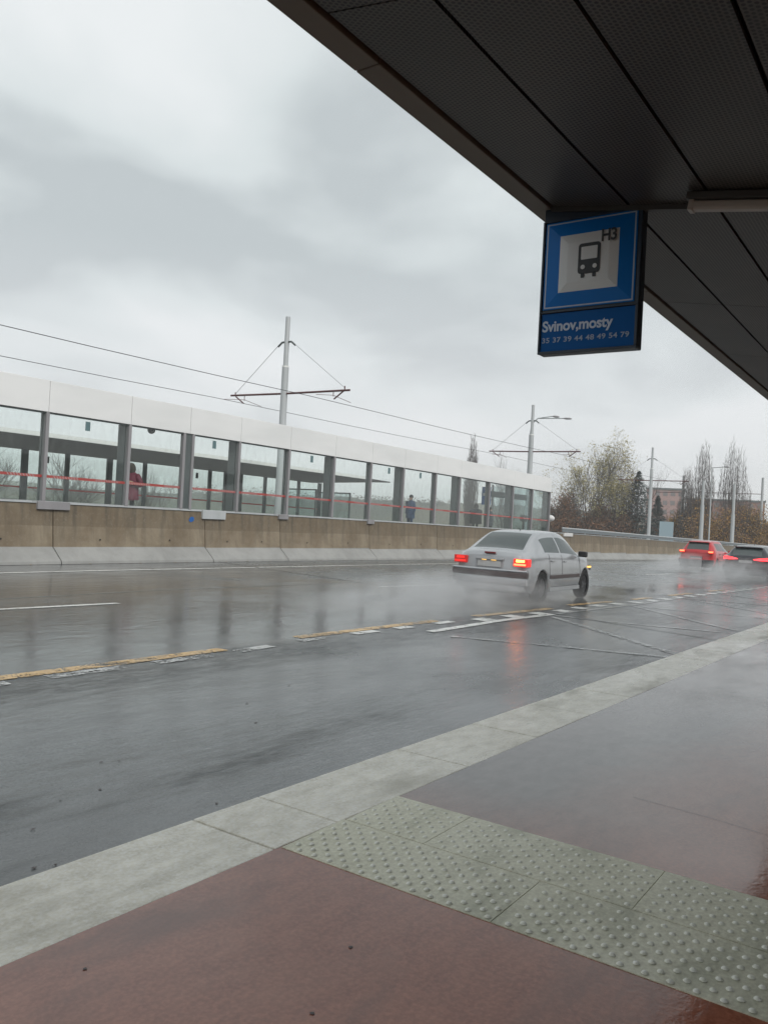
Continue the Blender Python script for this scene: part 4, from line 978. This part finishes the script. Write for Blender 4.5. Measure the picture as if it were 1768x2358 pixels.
    # sides
    for s in (1, -1):
        yb = s*(W+.004)
        for xx in [d_[0] for d_ in S['doors']]+[S['doors'][-1][1]]:
            q = sec(xx)[2:7]; gpm = MB(); n_ = len(q)
            gpm.add([(xx-.004, s*(p[0]+.0035), p[1]) for p in q]+[(xx+.004, s*(p[0]+.0035), p[1]) for p in q]+[(xx, s*(p[0]-.03), p[1]) for p in q],
                    [(k, k+1, n_+k+1, n_+k) for k in range(n_-1)]+[(k, k+1, 2*n_+k+1, 2*n_+k) for k in range(n_-1)]+[(n_+k, n_+k+1, 2*n_+k+1, 2*n_+k) for k in range(n_-1)])
            gpm.build('door_gap', M['black'], root)
        y0, y1 = sorted((s*(W-.01), s*(W+.014)))
        MB().box(xr_+Rw+.10, xf_-Rw-.10, y0, y1, .47, .54).build('side_moulding', M['bumperdark'] if S['painted'] else M['black'], root, bevel=.006)
        MB().box(xr_+Rw+.08, xf_-Rw-.08, y0-.0, y1-.004, .215, .30).build('sill', paint if S['painted'] else M['black'], root, bevel=.01)
        for a, b in S['doors']:
            hb = smooth_i(a, belt)-.15; y0h, y1h = sorted((s*(W*.965), s*(W*.965+.035)))
            MB().box(a+.08, a+.25, y0h, y1h, hb, hb+.035).build('door_handle', paint if S['painted'] else M['black'], root, bevel=.008)
        mx_ = S['mirror']; y0m, y1m = sorted((s*(W-.03), s*(W+.17)))
        MB().box(mx_-.05, mx_+.07, y0m, y1m, smooth_i(mx_, belt)-.01, smooth_i(mx_, belt)+.11).build('wing_mirror', M['black'] if S['painted'] else paint, root, bevel=.03, seg=3)
        rx = S['repeater']; y0r, y1r = sorted((s*(W*.985), s*(W+.012)))
        if lamp == 'halogen': MB().box(rx-.09, rx+.09, y0r, y1r, .655, .69).build('side_repeater', M['amber_side'] if s < 0 else M['lampred_dim'], root, bevel=.004)
        y0f, y1f = sorted((s*W*.48, s*W*.80)); MB().box(Lc-.12, Lc-.005, y0f, y1f, .58, .70).build('headlight', M['rim'], root, bevel=.01)
    # roof seams
    MB().bar((Lc*.35, 0, smooth_i(Lc*.35, top)), (Lc*.33, 0, smooth_i(Lc*.35, top)+.03), .01).build('aerial_base', M['black'], root)
    return root
SED = dict(L=4.25, W=1.70, axles=(.80, 3.36), rw=.305, painted=True,
           top=[(0, .90), (.03, .955), (.10, .985), (.30, 1.02), (1.02, 1.335), (1.2, 1.37), (1.6, 1.40), (2.1, 1.405), (2.45, 1.37), (2.6, 1.335), (3.25, .985), (3.6, .93), (4.0, .82), (4.15, .72), (4.25, .58)],
           belt=[(0, .86), (.3, .93), (1.0, .955), (2.0, .935), (3.0, .90), (3.6, .86), (4.25, .5)],
           side_glass=[('rear_side_window', 1.02, 1.86), ('front_side_window', 1.92, 2.98)], top_glass=[('rear_window', .34, 1.04), ('windscreen', 2.58, 3.22)],
           cuts=[.34, 1.02, 1.04, 1.86, 1.92, 2.58, 2.98, 3.22, .03, .1, .3], doors=[(1.18, 1.9), (1.9, 3.0)], lamp_z=(.71, .855), lamp_y=(.52, .825), bumper=(.36, .60), plate_z=.73,
           high=(.02, .925), mirror=2.93, repeater=3.62)
HAT = dict(L=3.98, W=1.72, axles=(.62, 3.12), rw=.31, painted=False,
           top=[(0, .92), (.04, 1.0), (.08, 1.03), (.42, 1.40), (.55, 1.45), (1.0, 1.50), (1.8, 1.51), (2.2, 1.47), (2.35, 1.43), (3.0, 1.05), (3.5, .93), (3.85, .75), (3.98, .6)],
           belt=[(0, .92), (.4, 1.0), (1.5, .97), (2.8, .94), (3.4, .88), (3.98, .5)],
           side_glass=[('rear_side_window', .75, 1.55), ('front_side_window', 1.62, 2.75)], top_glass=[('rear_window', .10, .42), ('windscreen', 2.32, 2.98)],
           cuts=[.10, .42, .75, 1.55, 1.62, 2.32, 2.75, 2.98, .04, .08], doors=[(.95, 1.6), (1.6, 2.7)], lamp_z=(.86, 1.0), lamp_y=(.56, .82), bumper=(.36, .56), plate_z=.60,
           high=(.42, 1.405), mirror=2.72, repeater=3.4, spoiler=(.42, 1.425))
EST = dict(HAT); EST.update(L=4.3, W=1.80, top=[(0, .92), (.04, 1.0), (.08, 1.02), (.50, 1.34), (.62, 1.40), (1.1, 1.46), (1.9, 1.47), (2.4, 1.42), (2.55, 1.38), (3.25, 1.02), (3.8, .9), (4.15, .75), (4.3, .6)], axles=(.75, 3.4),
           top_glass=[('rear_window', .10, .48), ('windscreen', 2.52, 3.22)], cuts=[.10, .48, .75, 1.55, 1.62, 2.52, 2.95, 3.22, .04, .08], side_glass=[('rear_side_window', .80, 1.65), ('front_side_window', 1.72, 2.95)],
           doors=[(1.0, 1.7), (1.7, 2.9)], lamp_z=(.80, .95), lamp_y=(.52, .87), high=(.50, 1.36), spoiler=(.50, 1.375), mirror=2.9, plate_z=.76)
c = make_car('silver_sedan', SED, M['silver'], 'silver four door car with lit tail lamps throwing spray on the wet road', 'car')
c.location = (16.05, 8.20, rz_(18, 8.2)+.012); c.rotation_euler = (0, R(.35), R(1.2)); c.scale = (1.05, 1.06, 1.14)
c = make_car('red_hatchback', HAT, M['redpaint'], 'small red hatchback with lit tail lamps driving away in the distance', 'car', 'square')
c.location = (45, 10.95, rz_(46.5, 11)+.012); c.rotation_euler = (0, R(.6), R(-2.0)); c.scale = (1.06, 1.06, 1.08)
c = make_car('dark_estate', EST, M['darkpaint'], 'dark grey car with slanted red lamps at the right edge', 'car', 'led')
c.location = (38.5, 7.3, rz_(40, 7.3)+.012); c.rotation_euler = (0, R(.6), R(-2.0)); c.scale = (1.06, 1.06, 1.03)

# ------------------------------------------------------------------ trees
def branch(mb, tips, p, d, r, ln, depth, up=.15, spread=.6, kids=3, nseg=3, rnd=None):
    rnd = rnd or random
    q = p.copy(); dd = d.copy()
    for k in range(nseg):
        dd = (dd+Vector((rnd.gauss(0, .13), rnd.gauss(0, .13), rnd.gauss(0, .06)+up*.35))).normalized()
        e_ = q+dd*ln/nseg; r2 = r*(1-.28*(k+1)/nseg)
        mb.bar(q, e_, r*(1-.28*k/nseg), 5 if r > .08 else 3, r2=r2, caps=False); q = e_
        if depth > 0 and k > 0:
            for _ in range(kids if k == nseg-1 else max(1, kids-1)):
                a = rnd.uniform(0, 6.283); o = dd.orthogonal().normalized(); o2 = dd.cross(o)
                nd = (dd+(o*math.cos(a)+o2*math.sin(a))*spread*rnd.uniform(.6, 1.3)+Vector((0, 0, up))).normalized()
                branch(mb, tips, q, nd, r2*.62, ln*rnd.uniform(.52, .8), depth-1, up, spread, kids, nseg, rnd)
    if depth <= 1: tips.append((q, dd))
def tree(label, x, y, z0, ztop, width, kind, seed, group='trees beyond the tram tracks'):
    rnd = random.Random(seed); H_ = ztop-z0
    t = tag(empty({'poplar': 'poplar_tree', 'spruce': 'spruce_tree', 'birch': 'birch_tree'}.get(kind, 'bare_tree'), (x, y, z0)), label, 'tree', group)
    trunk = MB(); tw = MB(); tips = []
    if kind == 'spruce':
        trunk.bar((0, 0, 0), (0, 0, H_*.97), .22, 7, r2=.03); trunk.build('trunk', M['bark'], t)
        cr_ = MB()
        for k in range(3200):
            u = rnd.random()**.8; z = H_*(.12+.86*u); lay = (z*1.1) % 1; rad = width/2*(1-u)**.85*(1.05-.55*lay)*rnd.uniform(.35, 1.0)+.06
            a = rnd.uniform(0, 6.283); c_ = Vector((rad*math.cos(a), rad*math.sin(a), z-.22*rad)); s_ = rnd.uniform(.18, .42)*(1.1-.4*u)
            dr = Vector((math.cos(a), math.sin(a), -.35)); sd_ = Vector((-math.sin(a), math.cos(a), 0))*s_*.42
            cr_.add([c_-dr*s_*.9, c_+sd_, c_+dr*s_, c_-sd_-Vector((0, 0, s_*.25))], [(0, 1, 2, 3)])
        cr_.build('crown', M['needle'], t); return
    if kind == 'poplar':
        trunk.bar((0, 0, 0), (0, 0, H_*.45), .28, 7, r2=.2)
        for k in range(120):
            rr = width/2*math.sqrt(rnd.random()); a = rnd.uniform(0, 6.283); zt_ = H_*(1-.34*(rr/(width/2))**2)*rnd.uniform(.90, 1.0); zb_ = H_*rnd.uniform(.16, .42)
            prev = Vector((0, 0, zb_)); rb_ = rnd.uniform(.018, .042); n_ = 9
            for q_ in range(1, n_+1):
                u = q_/n_; r_ = rr*(1-(1-u)**2.2)*(1-.18*u**3); cur = Vector((r_*math.cos(a)+rnd.gauss(0, .05), r_*math.sin(a)+rnd.gauss(0, .05), zb_+(zt_-zb_)*u))
                tw.bar(prev, cur, rb_*(1.1-.75*(q_-1)/n_), 3, r2=rb_*(1.1-.75*u), caps=False)
                for _ in range(2):
                    a2 = rnd.uniform(0, 6.283); e2 = cur+Vector((math.cos(a2)*.28, math.sin(a2)*.28, rnd.uniform(.5, 1.0)))*rnd.uniform(.5, 1.1)
                    tw.bar(cur, e2, .017, 3, r2=.007, caps=False)
                prev = cur
        trunk.build('trunk', M['bark'], t); tw.build('crown', M['twig'], t); return
    else:
        f = .22 if kind != 'shrub' else .08
        trunk.bar((0, 0, 0), (0, 0, H_*f), .26 if H_ > 10 else .16, 8, r2=.2 if H_ > 10 else .12)
        stems = 5 if kind != 'birch' else 4
        for k in range(stems):
            a = k*6.283/stems+rnd.uniform(-.4, .4); o = Vector((math.cos(a), math.sin(a), 0))
            dr = (Vector((0, 0, 1))+o*rnd.uniform(.12, .55)*width/H_*1.6).normalized()
            branch(tw, tips, Vector((0, 0, H_*f*.95)), dr, .13 if H_ > 10 else .08, H_*rnd.uniform(.30, .40), 3, .22, .62, 3, 3, rnd)
        lead = (Vector((rnd.gauss(0, .04), rnd.gauss(0, .04), 1))).normalized()
        branch(tw, tips, Vector((0, 0, H_*f*.95)), lead, .15 if H_ > 10 else .08, H_*.46, 3, .3, .5, 3, 4, rnd)
    # fit the branch cloud to the crown's measured height and width
    zt = max(v[2] for v in tw.v); xs_ = sorted(abs(v[0]) for v in tw.v); wx = xs_[int(len(xs_)*.97)]
    kz = H_/zt; kx = min(1.8, width/2/wx)
    def fit(v): return (v[0]*kx, v[1]*kx, v[2]*kz)
    tw.v = [fit(v) for v in tw.v]; trunk.v = [fit(v) for v in trunk.v]
    trunk.build('trunk', M['bark'], t); tw.build('crown', M['twig'], t)
    leafm = {'birch': ('leaf_green', 'leaf_green2'), 'rust': ('leaf_rust', 'leaf_brown'), 'mustard': ('leaf_must', 'leaf_brown')}.get(kind)
    if leafm:
        lf = MB()
        for (q, d) in tips:
            if rnd.random() < (.34 if kind == 'birch' else .05): continue
            for _ in range(9 if kind == 'birch' else 12):
                c_ = Vector(fit(q))+Vector((rnd.gauss(0, .42), rnd.gauss(0, .42), rnd.gauss(0, .32))); s_ = rnd.uniform(.06, .15)
                a_ = Vector((rnd.gauss(0, 1), rnd.gauss(0, 1), rnd.gauss(0, 1))).normalized(); b_ = a_.orthogonal().normalized()
                lf.add([c_-a_*s_, c_-b_*s_*.7, c_+a_*s_, c_+b_*s_*.7], [(0, 1, 2, 3)], rnd.random() < .35)
        lf.build('foliage', [M[leafm[0]], M[leafm[1]]], t)['kind'] = 'stuff'
G0 = -7.5
tree('tall birch with thin yellow green leaves just right of the shelter end', 115.1, 44.6, G0, 15.9, 9.0, 'birch', 3)
tree('lower birch with pale leaves and bare top right of the tall birch', 118, 40.8, G0, 13.2, 6.5, 'birch', 8)
tree('bare grey tree left of the dark spruce', 121, 38.6, G0, 11.6, 7.5, 'bare', 12)
tree('slim bare poplar rising behind the white shelter fascia', 105.9, 57.7, G0, 14.6, 2.4, 'poplar', 5)
tree('small round bare tree behind the fascia beside the slim poplar', 108.5, 53.6, G0, 12.0, 5.6, 'bare', 6)
tree('dark green spruce beside the third mast', 119.5, 37.6, G0, 10.4, 14.5, 'spruce', 4)
tree('small dark spruce beside the pink building', 124, 36, G0, 7.0, 8.5, 'spruce', 14)
tree('upright bare poplar, left of the tall pair', 123, 31.6, G0, 11.2, 3.2, 'poplar', 9)
tree('tall upright bare poplar, narrower of the tall pair', 124.8, 29.9, G0, 15.0, 4.3, 'poplar', 1)
tree('tall upright bare poplar, broader of the tall pair', 127.3, 26.2, G0, 15.4, 5.6, 'poplar', 2)
for i, (x, y, zt, w_, k_, lb) in enumerate([
    (126, 33.0, 6.2, 5.0, 'mustard', 'mustard leaved tree between the pink building and the poplars'),
    (128, 29.6, 6.8, 5.0, 'mustard', 'mustard tree at the foot of the narrower poplar'),
    (130, 26.3, 6.2, 5.0, 'rust', 'rust brown tree between the two tall poplars'),
    (131, 23.0, 6.5, 5.0, 'mustard', 'mustard tree by the right edge, left of the last mast'),
    (133, 19.5, 6.3, 5.5, 'mustard', 'mustard tree right of the last mast'),
    (134, 15.5, 6.2, 5.5, 'rust', 'rust tree at the right edge of the picture'),
    (113.5, 47.5, 6.5, 5.0, 'rust', 'rust coloured shrubby tree below the tall birch, left side'),
    (116, 43.6, 7.2, 5.0, 'rust', 'rust coloured shrubby tree below the tall birch, right side'),
    (118, 40.0, 5.4, 5.0, 'rust', 'low rust tree under the bare grey tree')]):
    tree(lb, x, y, G0, zt, w_, k_, 30+i)
# undergrowth and far woods as masses
def wood(name, label, boxes, m_idx, n_, s0, s1, seed):
    rnd = random.Random(seed); mb = MB()
    for (x0, y0, x1, y1, zb, zt, dep) in boxes:
        L_ = math.hypot(x1-x0, y1-y0)
        for _ in range(int(n_*L_/10)):
            u = rnd.random(); x = x0+(x1-x0)*u; y = y0+(y1-y0)*u
            top_ = zb+(zt-zb)*(.72+.16*math.sin(u*L_*.45+seed)+.10*math.sin(u*L_*1.3+2*seed)+.06*math.sin(u*L_*3.1))
            z = zb+(top_-zb)*rnd.random()**.75; x += rnd.gauss(0, dep); y += rnd.gauss(0, dep)
            s_ = rnd.uniform(s0, s1); a_ = Vector((rnd.gauss(0, 1), rnd.gauss(0, 1), rnd.gauss(0, 1.3))).normalized(); b_ = a_.orthogonal().normalized(); c_ = Vector((x, y, z))
            mb.add([c_-a_*s_, c_-b_*s_*.5, c_+a_*s_, c_+b_*s_*.5], [(0, 1, 2, 3)], rnd.randrange(len(m_idx)))
    o = mb.build(name, [M[k] for k in m_idx]); tag(o, label, 'woodland', kind='stuff'); return o
wood('undergrowth', 'dense brown undergrowth below the trees right of the shelter',
     [(113, 52, 124, 36, G0, 4.2, 1.6), (124, 37, 136, 14, G0, 4.4, 1.6)], ['leaf_brown', 'leaf_brown', 'leaf_rust', 'twig'], 11000, .08, .22, 2)
wood('mustard_thicket', 'mustard and brown thicket behind the distant masts', [(119, 32.5, 129, 8, G0, 6.3, 1.2)], ['leaf_must', 'leaf_must', 'leaf_brown', 'leaf_rust'], 15000, .06, .16, 5)
wood('far_wood', 'hazy bare woodland seen through the shelter glass',
     [(60, 350, 160, 310, 0, 7.5, 6), (160, 310, 250, 280, 0, 7.5, 6), (250, 280, 330, 190, 2, 11.5, 6), (-60, 380, 60, 350, 2, 9, 6)], ['hill', 'leaf_brown', 'twig'], 1500, .25, .7, 7)
tree('hazy bare tree seen through the first shelter panes', 62, 112, -8, 12, 12, 'bare', 44)
tree('second hazy bare tree seen through the left shelter panes', 70, 103, -8, 9.5, 9, 'bare', 45)
tree('rounded bare tree seen through the left shelter glass beyond the far shelter', 82, 100, -8, 7.5, 8, 'bare', 46)

# ------------------------------------------------------------------ buildings
def block(label, x, y, z0, z1, wid, dep, ang, m, floors, cols):
    b = tag(empty('apartment_building', (x, y, z0), ang), label, 'building'); H_ = z1-z0
    MB().box(0, dep, -wid/2, wid/2, 0, H_).build('wall', M[m], b); MB().box(-.3, dep+.3, -wid/2-.3, wid/2+.3, H_, H_+.5).build('roof', M['steel_dark'], b)
    fh = H_/floors; me = None
    for f in range(floors):
        for c_ in range(cols):
            yy_ = -wid/2+wid*(c_+.5)/cols
            if me is None: me = MB().box(-.06, .02, -wid/cols*.30, wid/cols*.30, -fh*.24, fh*.24).mesh('window', M['win'])
            o = link('window', me, b); o.location = (0, yy_, (f+.55)*fh)
    return b
def at(D, px, py):   # kept for clarity: positions measured on the photograph, used as plain world coordinates
    return None
block('pink panel apartment block behind the dark spruce', 257, 72.5, -8, 14.2, 11, 12, R(15), 'pinkwall', 8, 5)
block('long low red brown building behind the tall poplars', 266, 57, -8, 11.6, 22, 14, R(12), 'redwall', 7, 9)
sbz = tag(empty('notice_board', (93.2, 26.0, -.35)), 'pale blue board on a post right of the third mast', 'sign')
MB().box(-.05, .05, -.75, .75, .6, 2.9).build('board', M['lightblue'], sbz); MB().box(.06, .12, -.05, .05, 0, .6).build('post', M['galv'], sbz)
wl = tag(empty('signal_lamp', (48.1, 20.6, T_(1.0, 48))), 'white rounded lamp housing at the end of the glass shelter', 'lamp')
MB().bar((0, 0, 0), (0, 0, 1.1), .05, 8).build('post', M['galv'], wl); MB().sphere((0, -.05, 1.3), .3, 12, 8, (1, 1, .7)).build('housing', M['white_plastic'], wl, sm=True, ang=180)

# ------------------------------------------------------------------ spray and haze
def spray(label, x0, x1, y0, y1, zg, h, dens, seed, cx, cy, rx, ry):
    mb = MB().box(x0, x1, y0, y1, zg+.03, zg+h); m = bpy.data.materials.new('spray_mist'); m.use_nodes = True; t = m.node_tree; t.nodes.remove(t.nodes['Principled BSDF'])
    v = N(t, 'ShaderNodeVolumePrincipled'); v.inputs['Color'].default_value = (.86, .87, .88, 1); v.inputs['Anisotropy'].default_value = .2
    P = N(t, 'ShaderNodeTexCoord').outputs['Object']; sp = N(t, 'ShaderNodeSeparateXYZ'); t.links.new(P, sp.inputs[0])
    ns = noise_node(t, P, 1.5, 4, (.6, 1, 1.3), .6, .6, (seed, 0, 0))
    a = math_(t, 'DIVIDE', math_(t, 'SUBTRACT', sp.outputs[0], cx), rx); b = math_(t, 'DIVIDE', math_(t, 'SUBTRACT', sp.outputs[1], cy), ry)
    zz = math_(t, 'DIVIDE', math_(t, 'SUBTRACT', sp.outputs[2], zg), h)
    d2 = math_(t, 'ADD', math_(t, 'ADD', math_(t, 'MULTIPLY', a, a), math_(t, 'MULTIPLY', b, b)), math_(t, 'MULTIPLY', zz, zz))
    f = math_(t, 'MULTIPLY', rng(t, d2, .15, 1.0, 1, 0), rng(t, ns, .38, .68, .12, 1))
    t.links.new(math_(t, 'MULTIPLY', f, dens), v.inputs['Density']); t.links.new(v.outputs[0], t.nodes['Material Output'].inputs['Volume'])
    o = mb.build('spray_mist', m); tag(o, label, 'spray', kind='stuff'); return o
zg = rz_(16, 8)
spray('thin grey spray cloud behind the rear wheels of the silver car', 9.5, 19.3, 6.2, 10.6, zg, .75, 1.35, 1, 15.2, 8.3, 5.2, 2.1)
spray('spray cloud behind the distant red car', 38, 49, 9, 13.2, rz_(45, 11), 1.0, .8, 5, 44.0, 11, 5.5, 2.0)
spray('spray cloud behind the dark car at the right edge', 32, 43, 5.2, 9.0, rz_(38, 7.3), 1.0, .9, 9, 38.0, 7.3, 5.8, 1.9)
hz = bpy.data.materials.new('haze_air'); hz.use_nodes = True; t = hz.node_tree; t.nodes.remove(t.nodes['Principled BSDF'])
v = N(t, 'ShaderNodeVolumePrincipled'); v.inputs['Color'].default_value = (.93, .95, .97, 1); v.inputs['Density'].default_value = .0009; v.inputs['Anisotropy'].default_value = .1
t.links.new(v.outputs[0], t.nodes['Material Output'].inputs['Volume'])
tag(MB().box(-1450, 1450, -1450, 1450, -12, 42).build('haze', hz), 'thin rainy haze filling the air over the whole scene', 'haze', kind='stuff')
